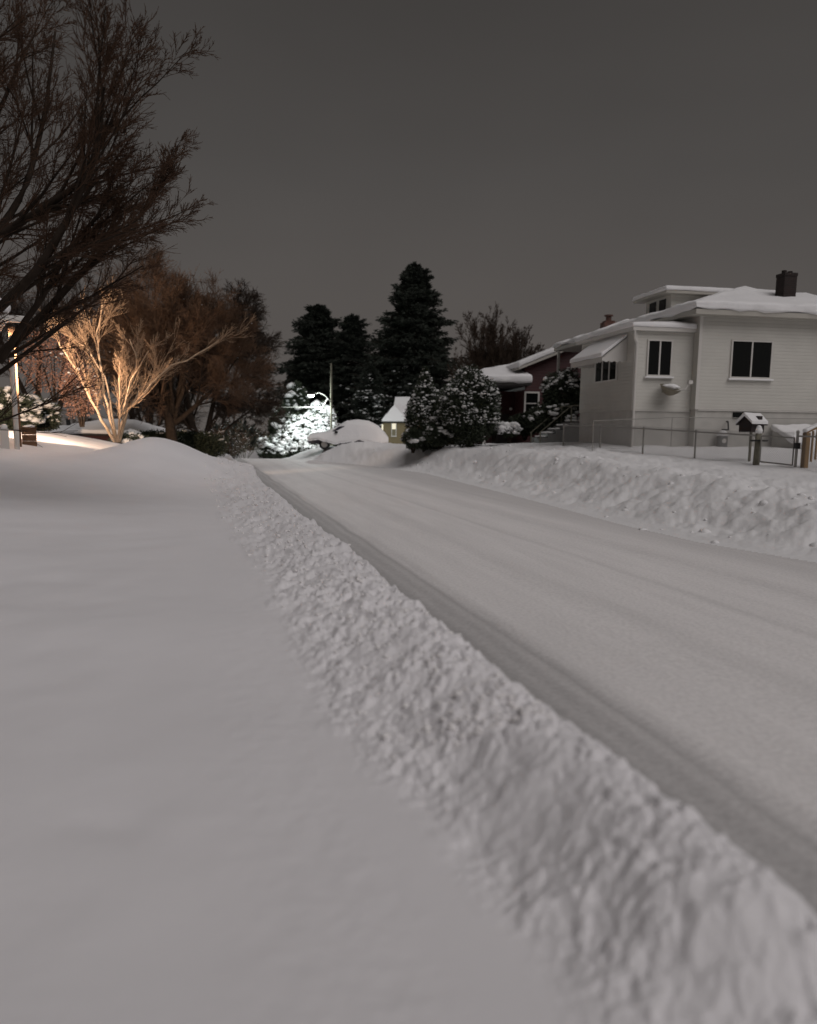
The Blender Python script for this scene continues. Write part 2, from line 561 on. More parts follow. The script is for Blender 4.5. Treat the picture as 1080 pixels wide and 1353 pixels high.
def detail(x, y):
    rx = ridge_x(y)
    dd = rx - x
    ex = x - right_x(y)
    # berm crumbs: warped, eroded lumps so nothing reads as a ball
    wob = 0.16 * fbm(x * 1.3, y * 1.3, 3, 5)
    wd = np.interp(y, [0, 2, 4, 8, 14, 30], [.50, .62, .80, .95, 1.1, 1.35])
    mb = (1 - sm(dd + wob, wd * 0.72, wd * 1.12)) * sm(dd, -0.33, -0.1)
    mb = mb * (1 - 0.5 * sm(y, 25, 50))
    wx = x + 0.05 * fbm(x * 9, y * 9, 3, 71)
    wy = y + 0.05 * fbm(x * 9, y * 9, 3, 72)
    patch = 0.35 + 0.65 * sm(fbm(x * 1.7, y * 1.7, 3, 77), -0.6, 0.25)
    soft = 0.55 + 0.50 * sm(y, 1.8, 5.0)
    bill = np.abs(fbm(wx * 7, wy * 7, 4, 3))
    z = mb * soft * patch * (0.26 * 0.11 * lumps(wx, wy, 0.11, 11, .45) + 0.6 * 0.05 * lumps(wx, wy, 0.05, 21, 0.45) + 0.12 * 0.26 * lumps(wx, wy, 0.26, 31, 0.3)
              + 0.050 * bill + 0.024 * fbm(x * 22, y * 22, 3, 9)) + mb * (0.45 + 0.55 * sm(y, 2, 6)) * (0.05 * fbm(x * 2.6, y * 2.6, 3, 4) + 0.030 * fbm(x * 7, y * 7, 2, 6))
    # loose bits that rolled on to the lawn side
    edge = sm(dd, 0.7, 1.0) * (1 - sm(dd, 1.05, 1.7))
    z = z + edge * 0.004 * fbm(x * 9, y * 9, 3, 41)
    # lawn: soft swells only
    lawn = sm(dd, 0.8, 2.2)
    z = z + lawn * (0.038 * fbm(x * 0.55 + 3, y * 0.55, 3, 7) + 0.007 * fbm(x * 2.2, y * 2.2, 2, 8) + 0.0012 * fbm(x * 16, y * 16, 3, 12))
    for cx, cy, r, d in ((-1.02, 2.72, 0.11, 0.016), (-3.55, 6.6, 0.22, 0.03), (-2.9, 6.9, 0.18, 0.015)):
        q = ((x - cx) / (r * 1.6)) ** 2 + ((y - cy + 0.25 * (x - cx)) / r) ** 2
        z = z - d * np.exp(-q) + 0.5 * d * np.exp(-(((x - cx - r * 1.6) / (r * 1.5)) ** 2 + ((y - cy - r * .2) / (r * 1.2)) ** 2))
    # right bank: big soft blocks thrown up by the plough
    mr_ = sm(ex, 0.1, 1.0) * (1 - 0.75 * sm(ex, 3.6, 6.0))
    z = z + mr_ * (0.06 * 0.6 * lumps(x + .12 * fbm(x * 3, y * 3, 3, 81), y + .12 * fbm(x * 3, y * 3, 3, 82), 0.6, 51, 0.4) + 0.15 * fbm(x * 0.9, y * 0.9, 3, 13) + 0.085 * np.abs(fbm(x * 2.1, y * 2.1, 4, 14)) + 0.022 * fbm(x * 6, y * 6, 3, 15))
    z = z + sm(ex, 4, 7) * 0.05 * fbm(x * 0.6, y * 0.6, 3, 19)
    # road: ruts along the street
    rd = sm(-dd, 0.3, 0.6) * (1 - sm(ex, -0.5, 0.0))
    s = x + ROADW * y
    along = y - ROADW * x
    rut = lambda c, w: np.exp(-((s - c + 0.05 * np.sin(along * 0.35)) / w) ** 2)
    z = z + rd * (-0.020 * rut(2.05, 0.28) + 0.008 * rut(2.54, 0.07) - 0.008 * rut(2.42, 0.05) + 0.006 * rut(2.3, 0.06) - 0.006 * rut(4.8, 0.08) + 0.005 * rut(4.95, 0.16) - 0.012 * rut(3.4, 0.25)
                  - 0.012 * rut(5.9, 0.3) + 0.008 * fbm(s * 3, along * 0.3, 3, 23) + 0.002 * fbm(x * 12, y * 12, 2, 24))
    return z

def ground_z(x, y):
    return float(base_h(np.array([x]), np.array([y]))[0])

def build_land():
    fine = np.arange(-40, 40.01, 0.10)
    ang = np.concatenate([np.arange(-180, -40, 3.5), fine, np.arange(42, 179, 3.5)])
    r = [0.25, 0.5, 0.7]
    while r[-1] < 900:
        q = r[-1]
        k = 0.0042 if q < 8 else 0.0075 if q < 30 else 0.015 if q < 62 else 0.05
        r.append(q * (1 + k))
    r = np.array(r)
    A, RR = np.meshgrid(np.radians(ang), r)
    X = RR * np.sin(A)
    Y = RR * np.cos(A)
    Z = base_h(X, Y) + detail(X, Y)
    far = sm(RR, 90, 200)
    Z = Z * (1 - far) + far * (-4.0)
    n, m = X.shape
    V = np.stack([X, Y, Z], -1).reshape(-1, 3)
    V = np.vstack([V, [[0, 0, float(Z[0].mean())]]])
    i, j = np.meshgrid(np.arange(n - 1), np.arange(m), indexing='ij')
    j2 = (j + 1) % m
    F = np.stack([i * m + j, i * m + j2, (i + 1) * m + j2, (i + 1) * m + j], -1).reshape(-1, 4)
    F = F[:, ::-1]
    # smooth vertex normals of the whole sheet
    P = V[F]
    fn = np.cross(P[:, 2] - P[:, 0], P[:, 3] - P[:, 1])
    N = np.zeros_like(V)
    for k in range(4):
        for c in range(3):
            N[:, c] += np.bincount(F[:, k], weights=fn[:, c], minlength=len(V))
    N /= np.linalg.norm(N, axis=1)[:, None] + 1e-12
    c = P.mean(1)
    dd = ridge_x(c[:, 1]) - c[:, 0]
    ex = c[:, 0] - right_x(c[:, 1])
    reg = np.where(dd > np.interp(c[:, 1], [0, 2, 4, 8, 14, 30], [.55, .68, .88, 1.03, 1.2, 1.45]), 0, np.where(dd > -0.38, 1, np.where(ex < 0.12, 2, np.where(ex < 4.2, 3, 4))))
    reg[c[:, 1] > 110] = 0
    names = [('ground', 'lawn_snow', 'smooth untouched snow over the lawn on the left'), ('snow_bank', 'berm_snow', 'crumbly ploughed snow ridge along the left edge of the road'),
             ('road', 'road', 'ploughed street packed with snow'), ('snow_bank', 'snow', 'high lumpy ploughed snow bank along the right side of the road'), ('ground', 'snow', 'snowy lawn of the white house behind the fence')]
    for q, (nm, mt, lb) in enumerate(names):
        f = F[reg == q]
        used, inv = np.unique(f, return_inverse=True)
        o = np_mesh(nm, V[used], inv.reshape(f.shape), M[mt], smooth=True)
        o.data.normals_split_custom_set_from_vertices(N[used].astype(float).tolist())
        tag(o, lb, kind='structure')
    # small disc closing the hole under the camera
    ring = [tuple(v) for v in V[:m]]
    mb = MB()
    mb.poly(ring[::-1])
    tag(mb.build('ground', M['lawn_snow']), 'small patch of snowy lawn under the photographer', kind='structure')
build_land()

# ------------------------------------------------------------------ lumps of snow as meshes
def _ico(sub):
    b = bmesh.new()
    bmesh.ops.create_icosphere(b, subdivisions=sub, radius=1)
    V = np.array([v.co[:] for v in b.verts])
    F = np.array([[v.index for v in f.verts] for f in b.faces])
    b.free()
    return V, F
ICO1, ICO2 = _ico(1), _ico(2)

def blobs(C, S, rng, sub=1, squash=0.6, rough=0.25):
    """C (n,3) centres, S (n,) radii -> one set of verts and triangles of irregular snow lumps"""
    V, F = ICO1 if sub == 1 else ICO2
    C = np.asarray(C, float)
    n = len(C)
    S = np.broadcast_to(np.asarray(S, float), (n,))
    sx = rng.uniform(0.75, 1.3, (n, 1, 3)) * np.array([1, 1, squash])
    v = V[None] * (1 + rng.normal(0, rough, (n, len(V), 1))) * sx * S[:, None, None]
    a = rng.uniform(0, 2 * np.pi, n)
    ca, sa = np.cos(a)[:, None], np.sin(a)[:, None]
    x = v[..., 0] * ca - v[..., 1] * sa
    y = v[..., 0] * sa + v[..., 1] * ca
    v = np.stack([x, y, v[..., 2]], -1) + C[:, None]
    f = F[None] + (np.arange(n) * len(V))[:, None, None]
    return v.reshape(-1, 3), f.reshape(-1, 3)

def blades(P, D, L, Wd, rng):
    """thin leaf-like diamonds from P along D"""
    n = len(P)
    D = D / (np.linalg.norm(D, axis=1)[:, None] + 1e-9)
    U = np.cross(D, rng.normal(0, 1, (n, 3)))
    U /= np.linalg.norm(U, axis=1)[:, None] + 1e-9
    L = np.broadcast_to(L, (n,))[:, None]
    Wd = np.broadcast_to(Wd, (n,))[:, None]
    v = np.stack([P, P + D * L * .45 + U * Wd * .5, P + D * L, P + D * L * .45 - U * Wd * .5], 1)
    f = np.arange(n * 4).reshape(n, 4)
    return v.reshape(-1, 3), f

rng0 = np.random.default_rng(7)
def clods():
    n = 3000
    y = 3.2 + 25 * rng0.random(n) ** 1.7
    dd = rng0.normal(0.42, 0.33, n)
    dd = np.clip(dd * np.interp(y, [2, 8, 20], [.45, .9, 1.3]), -0.42, np.interp(y, [2, 8, 20], [.55, .95, 1.3]))
    x = ridge_x(y) - dd
    s = np.exp(rng0.normal(math.log(0.020), 0.5, n))
    s = np.clip(s * .42, 0.004, 0.022) * np.interp(y, [1.5, 5, 20], [.8, 1, 1.5])
    z = base_h(x, y) + detail(x, y) + s * 0.05
    V, F = blobs(np.stack([x, y, z], 1), s, rng0, 1, 0.7, 0.2)
    o = np_mesh('snow_clods', V, F, M['clod_snow'], smooth=True)
    tag(o, 'loose crumbs of snow scattered over the ploughed ridge on the left', 'snow clods', kind='stuff')
    n = 160
    y = 9 + 38 * rng0.random(n) ** 1.2
    e = np.abs(rng0.normal(1.8, 1.1, n)) + 0.1
    x = right_x(y) + e
    s = np.clip(np.exp(rng0.normal(math.log(0.04), 0.5, n)), 0.02, 0.10)
    z = base_h(x, y) + detail(x, y) - s * 0.1
    V, F = blobs(np.stack([x, y, z], 1), s, rng0, 1, 0.65, 0.10)
    o = np_mesh('snow_clods', V, F, M['snow'], smooth=True)
    tag(o, 'blocks of snow thrown on the high bank right of the road', 'snow clods', kind='stuff')
clods()

# ------------------------------------------------------------------ trees
def tubes(P, Rr, k):
    """P (m,n,3) lines, Rr (m,n) radii -> verts, quads"""
    m, n, _ = P.shape
    T = np.gradient(P, axis=1)
    T /= np.linalg.norm(T, axis=2)[..., None] + 1e-9
    ref = np.where(np.abs(T[..., 2:3]) > 0.9, np.array([1.0, 0, 0]), np.array([0, 0, 1.0]))
    U = np.cross(T, ref)
    U /= np.linalg.norm(U, axis=2)[..., None] + 1e-9
    Wv = np.cross(T, U)
    a = np.arange(k) * 2 * np.pi / k
    V = P[:, :, None] + (U[:, :, None] * np.cos(a)[:, None] + Wv[:, :, None] * np.sin(a)[:, None]) * Rr[:, :, None, None]
    idx = np.arange(m * n * k).reshape(m, n, k)
    a0 = idx[:, :-1]
    a1 = idx[:, 1:]
    F = np.stack([a0, np.roll(a0, -1, 2), np.roll(a1, -1, 2), a1], -1).reshape(-1, 4)
    return V.reshape(-1, 3), F

def extend(S, D, L, n, wig, up, rng):
    P = [S]
    d = D / np.linalg.norm(D, axis=1)[:, None]
    Ds = [d]
    for i in range(n):
        d = d + rng.normal(0, wig, d.shape) + np.array([0, 0, up])
        d = d / np.linalg.norm(d, axis=1)[:, None]
        P.append(P[-1] + d * (L / n)[:, None])
        Ds.append(d)
    return np.stack(P, 1), np.stack(Ds, 1)

def spawn(P, Ds, L, R0, nc, ratio, ang, t0, rr, rng, taper=0.75, t1=1.0):
    m, n, _ = P.shape
    t = t0 + (t1 - t0) * rng.random((m, nc))
    f = t * (n - 1)
    i = np.clip(f.astype(int), 0, n - 2)
    w = (f - i)[..., None]
    mi = np.arange(m)[:, None]
    S = P[mi, i] * (1 - w) + P[mi, i + 1] * w
    d = Ds[mi, i + 1]
    ax = np.cross(d, rng.normal(0, 1, d.shape))
    ax /= np.linalg.norm(ax, axis=2)[..., None] + 1e-9
    a = np.radians(rng.normal(ang, ang * 0.25, (m, nc)))[..., None]
    nd = d * np.cos(a) + ax * np.sin(a)
    nl = L[:, None] * ratio * rng.uniform(0.6, 1.15, (m, nc)) * (1 - 0.45 * t)
    nr = R0[:, None] * (1 - taper * t) * rr
    return S.reshape(-1, 3), nd.reshape(-1, 3), nl.ravel(), nr.ravel()

def rad_line(R0, n, taper):
    return R0[:, None] * (1 - taper * np.linspace(0, 1, n)[None])

def merge(parts):
    V, F, o = [], [], 0
    for v, f in parts:
        V.append(v)
        F.append(f + o)
        o += len(v)
    return np.vstack(V), np.vstack(F)

def bare_tree(name, base, label, cat, group, trunks, levels, seed, bark, twigm, trunk_levels=1, min_r=0.006, snow=0, snow_r=0.03):
    """trunks: (dx,dy,dz direction, length, radius, start offset) ; levels: nc, ratio, angle, t0, rr, segs, wiggle, up"""
    rng = np.random.default_rng(seed)
    root = empty(name, base, 0, label, cat, group)
    S = np.array([t[3] for t in trunks], float)
    D = np.array([t[0] for t in trunks], float)
    L = np.array([t[1] for t in trunks], float)
    R0 = np.array([t[2] for t in trunks], float)
    P, Ds = extend(S, D, L, 8, 0.06, 0.02, rng)
    big = [tubes(P, rad_line(R0, 9, 0.75), 9)]
    small = []
    limb = []
    for q, (nc, ratio, ang, t0, rr, segs, wig, up) in enumerate(levels):
        S, D, L, R0 = spawn(P, Ds, L, R0, nc, ratio, ang, t0, rr, rng)
        R0 = np.maximum(R0, min_r)
        P, Ds = extend(S, D, L, segs, wig, up, rng)
        k = 6 if q < trunk_levels else (4 if q < trunk_levels + 1 else 3)
        g = tubes(P, np.maximum(rad_line(R0, segs + 1, 0.75), min_r * 0.6), k)
        (big if q < trunk_levels else small).append(g)
        if q <= 1:
            limb.append((P.reshape(-1, 3), np.repeat(R0, segs + 1)))
    V, F = merge(big)
    np_mesh('trunk', V, F, bark, root, smooth=True)
    V, F = merge(small)
    np_mesh('crown', V, F, twigm, root, smooth=True)
    if snow:
        C = np.vstack([l[0] for l in limb])
        rr_ = np.concatenate([l[1] for l in limb])
        k = rng.choice(len(C), min(snow, len(C)), replace=False)
        C = C[k] + np.array([0, 0, 1]) * (rr_[k] * 0.8)[:, None]
        V, F = blobs(C, snow_r * rng.uniform(0.6, 1.6, len(k)), rng, 1, 0.6)
        np_mesh('snow', V, F, M['snow_clean'], root, smooth=True)
    return root

def conifer(name, base, H, Rm, label, cat, group, seed, nb=520, nblade=70, shape='cone', snow=0, snow_low=0.55, side=None, bl=0.42, bw=0.09, mt='needles'):
    rng = np.random.default_rng(seed)
    root = empty(name, base, 0, label, cat, group)
    mb = MB()
    mb.bar((0, 0, -0.5), (0, 0, H * 0.97), H * 0.018, 0.02, 8)
    mb.build('trunk', M['bark'], root)
    h = rng.random(nb) ** 0.85
    h = 0.06 + 0.93 * h
    prof = (1 - h) ** 0.70 if shape == 'cone' else np.clip(1 - (np.abs(h - 0.35) / 0.655) ** 2.2, 0, 1) ** 0.75
    lay = 0.82 + 0.18 * np.sin(h * H * 3.1 + rng.normal(0, .5, nb))
    a = rng.uniform(0, 2 * np.pi, nb)
    lob = 1 + 0.16 * np.sin(a * 3 + h * 9) + 0.10 * np.sin(a * 5 + 2)
    L = Rm * prof * lay * lob * rng.uniform(0.62, 1.15, nb) + 0.2 * (1 - h)
    S = np.stack([np.zeros(nb), np.zeros(nb), h * H], 1)
    rise = 0.2 * h + 1.2 * np.clip(h - .75, 0, 1) - 0.2
    D = np.stack([np.cos(a), np.sin(a), rise], 1)
    P, Ds = extend(S, D, L, 6, 0.05, -0.015, rng)
    P[:, -2:, 2] += 0.06 * L[:, None] * np.array([0.3, 1.0])
    parts_b = tubes(P, rad_line(0.02 + 0.012 * L, 7, 0.8), 3)
    V, F = parts_b
    np_mesh('branches', V, F, M['bark'], root, smooth=True)
    t = 0.12 + 0.88 * rng.random((nb, nblade)) ** 0.8
    f = t * 6
    i = np.clip(f.astype(int), 0, 5)
    w = (f - i)[..., None]
    mi = np.arange(nb)[:, None]
    C = P[mi, i] * (1 - w) + P[mi, i + 1] * w
    d = Ds[mi, i + 1]
    side_v = np.stack([-d[..., 1], d[..., 0], np.zeros_like(t)], -1)
    sgn = rng.choice([-1, 1], t.shape)[..., None]
    wide = (0.30 * L[:, None] * (1 - 0.75 * t) + 0.12)[..., None]
    C = C + side_v * sgn * wide * rng.random(t.shape)[..., None] + rng.normal(0, 0.05, C.shape)
    C[..., 2] -= 0.10 * rng.random(t.shape) * (1 + L[:, None] * 0.2)
    dv = d * 0.9 + side_v * sgn * rng.uniform(0.2, 1.0, t.shape)[..., None] + rng.normal(0, 0.25, C.shape)
    dv[..., 2] -= 0.12
    sc_ = rng.uniform(0.6, 1.2, t.size) * np.repeat(1 - .35 * h, nblade)
    nl = 260
    lz = H * (.93 + .08 * rng.random(nl))
    lw = (H * 1.02 - lz) * .13
    la = rng.uniform(0, 6.28, nl)
    Cl = np.stack([lw * np.cos(la), lw * np.sin(la), lz - bl * .3], 1)
    Cb = np.vstack([C.reshape(-1, 3), Cl])
    Db = np.vstack([dv.reshape(-1, 3), np.stack([np.cos(la) * .5, np.sin(la) * .5, np.full(nl, .8)], 1)])
    sc_ = np.concatenate([sc_, np.full(nl, .6)])
    V, F = blades(Cb, Db, bl * sc_, bw * sc_, rng)
    np_mesh('crown', V, F, M[mt], root)
    if snow:
        pc = C.reshape(-1, 3)
        hh = pc[:, 2] / H
        rad = np.hypot(pc[:, 0], pc[:, 1]) / (Rm * np.maximum(0.1, 1 - hh))
        wgt = np.clip(snow_low - hh, 0, 1) * np.clip(rad, 0, 1) + 1e-6
        if side is not None:
            wgt = wgt * np.clip(0.2 + (pc[:, 0] * side[0] + pc[:, 1] * side[1]) / Rm, 0.02, 2)
        k = rng.choice(len(pc), snow, replace=False, p=wgt / wgt.sum())
        V, F = blobs(pc[k] + [0, 0, 0.05], rng.uniform(0.07, 0.22, snow), rng, 1, 0.35, 0.3)
        np_mesh('snow', V, F, M['snow_clean'], root, smooth=True)
    return root

def bush(name, base, rx, ry, H, label, cat, group, seed, nleaf=9000, nsnow=260, sr=0.11, leafm='leaves', cone=0.0, ll=0.13, low=0.0, rz=0, snowm='frost'):
    """leafy shrub: leaves all through an uneven dome, lumps of snow lying on it"""
    rng = np.random.default_rng(seed)
    root = empty(name, base, rz, label, cat, group)
    def shell(n, inner):
        u = rng.normal(0, 1, (n, 3))
        u /= np.linalg.norm(u, axis=1)[:, None]
        r = inner + (1 - inner) * rng.random(n) ** 0.5
        lob = 1 + 0.12 * np.sin(u[:, 0] * 5 + seed) * np.cos(u[:, 2] * 4 + u[:, 1] * 3) + 0.08 * np.sin(u[:, 1] * 9 + u[:, 0] * 7)
        hz = (u[:, 2] + 1) / 2
        k = 1 - cone * hz
        if cone:
            k = np.clip((1 - hz ** 1.3) * 1.5, 0.06, 1) ** 0.85
            q = np.sqrt(u[:, 0] ** 2 + u[:, 1] ** 2) + 1e-6
            return np.stack([u[:, 0] / q * k * r * lob * rx, u[:, 1] / q * k * r * lob * ry, hz * H], 1), u, hz
        return np.stack([u[:, 0] * r * lob * rx, u[:, 1] * r * lob * ry, H * 0.5 + u[:, 2] * r * lob * H * 0.5], 1), u, hz
    st = MB()
    for q in range(6):
        a = q * 1.05 + seed
        st.bar((0.05 * math.cos(a), 0.05 * math.sin(a), -0.3), (rx * 0.45 * math.cos(a), ry * 0.45 * math.sin(a), H * 0.6), 0.03, 0.012, 5)
    st.build('stem', M['bark'], root)
    C, u, hz = shell(nleaf, 0.25)
    V, F = blades(C, u + rng.normal(0, 0.6, u.shape), ll * rng.uniform(0.6, 1.3, nleaf), ll * 0.45, rng)
    np_mesh('foliage', V, F, M[leafm], root)
    C, u, hz = shell(nsnow * 4, 0.82)
    clump = fbm(C[:, 0] * 2.3 / rx + seed + C[:, 2] * 1.7, C[:, 1] * 2.3 / rx + C[:, 2] * 2.1, 3, seed)
    ok = (u[:, 2] > -0.45 + low) & (clump + rng.normal(0, .25, len(clump)) > -.08)
    C, hz = C[ok][:nsnow], hz[ok][:nsnow]
    ss = np.clip(sr * np.exp(rng.normal(-.15, .5, len(C))), sr * .3, sr * 2.0)
    V, F = blobs(C, ss, rng, 1, 0.55, 0.28)
    np_mesh('snow', V, F, M[snowm], root, smooth=True)
    return root

# ------------------------------------------------------------------ the white house (its own frame: x along the front, y away from the street corner)
TH = math.atan(0.2)
def white_house():
    Z0 = 0.75
    root = empty('white_house', (9.75, 28.5, Z0), TH, 'white clapboard house with snowy hip roof, dormer and black chimney behind the wire fence', 'house')
    zs, ze = 2.53 - Z0, 5.62 - Z0                      # bottom of siding, eave
    Wm, Dm = 9.2, 9.7
    b = MB()
    b.box(0.03, 0.03, -1.0, Wm - .03, Dm, zs)
    b.box(-2.12, 0.38, -1.0, 0.028, 4.9, zs - 0.05)
    b.build('foundation', M['foundation'], root)
    b = MB()
    b.box(0, 0, zs + .003, Wm, Dm, ze)
    b.build('wall', M['white_siding'], root)
    b = MB()
    b.box(-2.15, 0.35, zs - 0.045, -0.004, 4.9, ze - 0.52)
    b.build('side_wall', M['white_siding'], root)
    # trims
    t = MB()
    t.box(-0.02, -0.02, zs, 0.09, 0.0 - .001, ze)
    t.box(-2.18, 0.32, zs - .045, -2.08, 0.349, ze - .55)
    t.box(-2.165, -0.0 + .33, zs - .08, 0, 0.347, zs - .05)
    t.box(0.1, -0.025, zs - .04, Wm, -0.001, zs - 0.005)
    t.build('corner_trim', M['white_trim'], root)
    # eave boxes (soffit + fascia)
    o = 0.42
    s = MB()
    s.box(-o, -o, ze + .002, Wm + o, Dm + 2.7, ze + 0.16)
    s.build('eave', M['soffit'], root)
    # roof snow on the hip roof
    zt = ze + 0.162
    sn = 0.26
    a = 4.2
    ox = o + 0.06
    h = 1.42
    p = [(-ox, -ox, zt), (Wm + ox, -ox, zt), (Wm + ox, Dm + 2.8, zt), (-ox, Dm + 2.8, zt),
         (-ox, -ox, zt + sn), (Wm + ox, -ox, zt + sn), (Wm + ox, Dm + 2.8, zt + sn * .6), (-ox, Dm + 2.8, zt + sn * .6),
         (a, a, zt + sn + h), (a, 6.6, zt + sn + h)]
    rf = MB()
    zt2 = ze + .161
    rf.solid([(-o, -o, zt2), (Wm + o, -o, zt2), (Wm + o, Dm + 2.7, zt2), (-o, Dm + 2.7, zt2), (a, a, zt2 + h), (a, 6.6, zt2 + h)],
             [(0, 1, 4), (1, 2, 5, 4), (2, 3, 5), (3, 0, 4, 5), (3, 2, 1, 0)])
    roof = rf.build('roof', M['shingle'], root)
    snow_solid('roof_snow', p, [(3, 2, 1, 0), (0, 1, 5, 4), (1, 2, 6, 5), (2, 3, 7, 6), (3, 0, 4, 7), (4, 5, 8), (5, 6, 9, 8), (6, 7, 9), (7, 4, 8, 9)], roof, 0.09, 0.06, 0.5, 3)
    # side room's own low roof
    zb = ze - 0.515
    f = MB()
    f.box(-2.32, 0.2, zb, -0.003, 5.1, zb + 0.12)
    sr = f.build('side_roof', M['white_trim'], root)
    z1 = zb + 0.123
    p = [(-2.36, 0.16, z1), (-0.005, 0.16, z1), (-0.005, 5.14, z1), (-2.36, 5.14, z1),
         (-2.36, 0.16, z1 + .14), (-0.005, 0.16, z1 + .16), (-0.005, 5.14, z1 + .16), (-2.36, 5.14, z1 + .14), (-0.005, 1.1, z1 + .36), (-0.005, 4.0, z1 + .36)]
    snow_solid('roof_snow', p, [(3, 2, 1, 0), (0, 1, 5, 4), (3, 0, 4, 7), (2, 3, 7, 6), (1, 2, 6, 9, 8, 5), (4, 5, 8), (6, 7, 9), (7, 4, 8, 9)], sr, 0.05, 0.015, 0.4, 5)
    # downspout at the side room's corner
    d = MB()
    d.path([(-2.25, 0.22, zb + .0), (-2.22, 0.27, zb - .25), (-2.12, 0.29, zb - .4), (-2.12, 0.29, -0.3)], 0.045, 8)
    d.build('downspout', M['white_trim'], root)
    # windows: (plane, lo, hi, z0, z1)
    def window(x0, x1, z0, z1, y, panes, awn=False):
        f = MB()
        fw = 0.05
        f.box(x0 - fw, y - .05, z0 - fw, x1 + fw, y - .003, z0)
        f.box(x0 - fw, y - .05, z1, x1 + fw, y - .003, z1 + fw)
        f.box(x0 - fw, y - .048, z0 + .001, x0, y - .003, z1 - .001)
        f.box(x1, y - .048, z0 + .001, x1 + fw, y - .003, z1 - .001)
        wd = (x1 - x0) / panes
        for k in range(1, panes):
            f.box(x0 + k * wd - .025, y - .044, z0 + .001, x0 + k * wd + .025, y - .003, z1 - .001)
        w = f.build('window', M['white_trim'], root)
        for k in range(panes):
            g = MB()
            g.box(x0 + k * wd + (.026 if k else .001), y - .02, z0 + .002, x0 + (k + 1) * wd - (.026 if k < panes - 1 else .001), y - .004, z1 - .002)
            g.build('pane', M['glass'], w)
        sl = MB()
        sl.box(x0 - .12, y - .12, z0 - fw - .06, x1 + .12, y - .004, z0 - fw - .003)
        sl.build('sill', M['snow_clean'], w, 0.015)
        return w
    window(1.25, 2.72, 1.55 + 2.10 - Z0, 1.55 + 3.28 - Z0, 0, 2)
    window(-1.66, -0.84, 1.55 + 2.12 - Z0, 1.55 + 3.24 - Z0, 0.35, 2)
    # basement window
    g = MB()
    g.box(1.45, -0.005, zs - .30, 2.25, 0.026, zs - .08)
    g.build('basement_window', M['glass'], root)
    # side wall window facing left under the awning
    def side_window(y0, y1, z0, z1, x, panes):
        f = MB()
        fw = 0.05
        f.box(x - .05, y0 - fw, z0 - fw, x - .003, y1 + fw, z0)
        f.box(x - .05, y0 - fw, z1, x - .003, y1 + fw, z1 + fw)
        wd = (y1 - y0) / panes
        for k in range(panes + 1):
            f.box(x - .045, y0 + k * wd - .03, z0 + .001, x - .003, y0 + k * wd + .03, z1 - .001)
        w = f.build('window', M['white_trim'], root)
        for k in range(panes):
            g = MB()
            g.box(x - .02, y0 + k * wd + .031, z0 + .002, x - .004, y0 + (k + 1) * wd - .031, z1 - .002)
            g.build('pane', M['glass'], w)
    side_window(1.65, 3.45, 1.55 + 2.05 - Z0, 1.55 + 2.95 - Z0, -2.15, 3)
    # awning: tent of painted slats with snow on it
    zt, zl = 1.55 + 3.42 - Z0, 1.55 + 2.72 - Z0
    aw = MB()
    x0, x1 = -2.153, -3.05
    y0, y1 = 0.95, 3.75
    aw.solid([(x0, y0, zt), (x0, y1, zt), (x1, y1, zl), (x1, y0, zl), (x0, y0, zt - .03), (x0, y1, zt - .03), (x1 + .02, y1, zl - .03), (x1 + .02, y0, zl - .03)],
             [(0, 1, 2, 3), (7, 6, 5, 4), (0, 3, 7, 4), (1, 5, 6, 2), (3, 2, 6, 7), (0, 4, 5, 1)])
    n = 9
    for yy in (y0, y1):
        for k in range(n):                             # scalloped side cheek, slats stepping down to the front edge
            u0, u1 = k / n, (k + 1) / n
            xa, xb = x0 + (x1 - x0) * u0, x0 + (x1 - x0) * u1
            za, zb_ = zt + (zl - zt) * u0, zt + (zl - zt) * u1
            bot = zl - .13 - (.03 if k % 2 else 0)
            s = 1 if yy == y0 else -1
            aw.solid([(xa, yy, za - .002), (xb, yy, zb_ - .002), (xb, yy, bot), (xa, yy, bot), (xa, yy + .012 * s, za - .002), (xb, yy + .012 * s, zb_ - .002), (xb, yy + .012 * s, bot), (xa, yy + .012 * s, bot)],
                     [(0, 1, 2, 3), (7, 6, 5, 4), (0, 4, 5, 1), (1, 5, 6, 2), (2, 6, 7, 3), (3, 7, 4, 0)])
    for k in range(24):
        ya = y0 + (y1 - y0) * k / 24
        aw.box(x1 - .004, ya + .004, zl - .15 - (.03 if k % 2 else 0), x1 + .012, ya + 0.096, zl - .004)
    awn = aw.build('awning', M['white_trim'], root)
    sn_ = [(x0 - .004, y0 - .02, zt + .01), (x0 - .004, y1 + .02, zt + .01), (x1 - .04, y1 + .02, zl + .01), (x1 - .04, y0 - .02, zl + .01)]
    tp = [(p_[0], p_[1], p_[2] + .13) for p_ in sn_]
    snow_solid('awning_snow', sn_ + tp, [(3, 2, 1, 0), (4, 5, 6, 7), (0, 1, 5, 4), (1, 2, 6, 5), (2, 3, 7, 6), (3, 0, 4, 7)], awn, 0.04, 0.012, 0.3, 8)
    # dormer on the left slope
    dx, dy0, dy1 = 0.9, 3.75, 5.75
    dz0, dz1 = ze + .3, 6.95 - Z0
    dm = MB()
    dm.box(dx, dy0, dz0, 4.4, dy1, dz1)
    dr = dm.build('dormer', M['white_siding'], root)
    for k in (0, 1):
        ya = dy0 + 0.38 + k * 0.78
        g = MB()
        g.box(dx - .03, ya, dz1 - .62, dx - .003, ya + .5, dz1 - .10)
        g.build('dormer_window', M['glass'], dr)
    e_ = MB()
    e_.box(dx - .40, dy0 - .35, dz1 + .002, 4.6, dy1 + .35, dz1 + .10)
    e_.build('dormer_eave', M['soffit'], dr)
    zc = dz1 + .103
    X0, X1, Y0_, Y1_ = dx - .44, 4.7, dy0 - .39, dy1 + .39
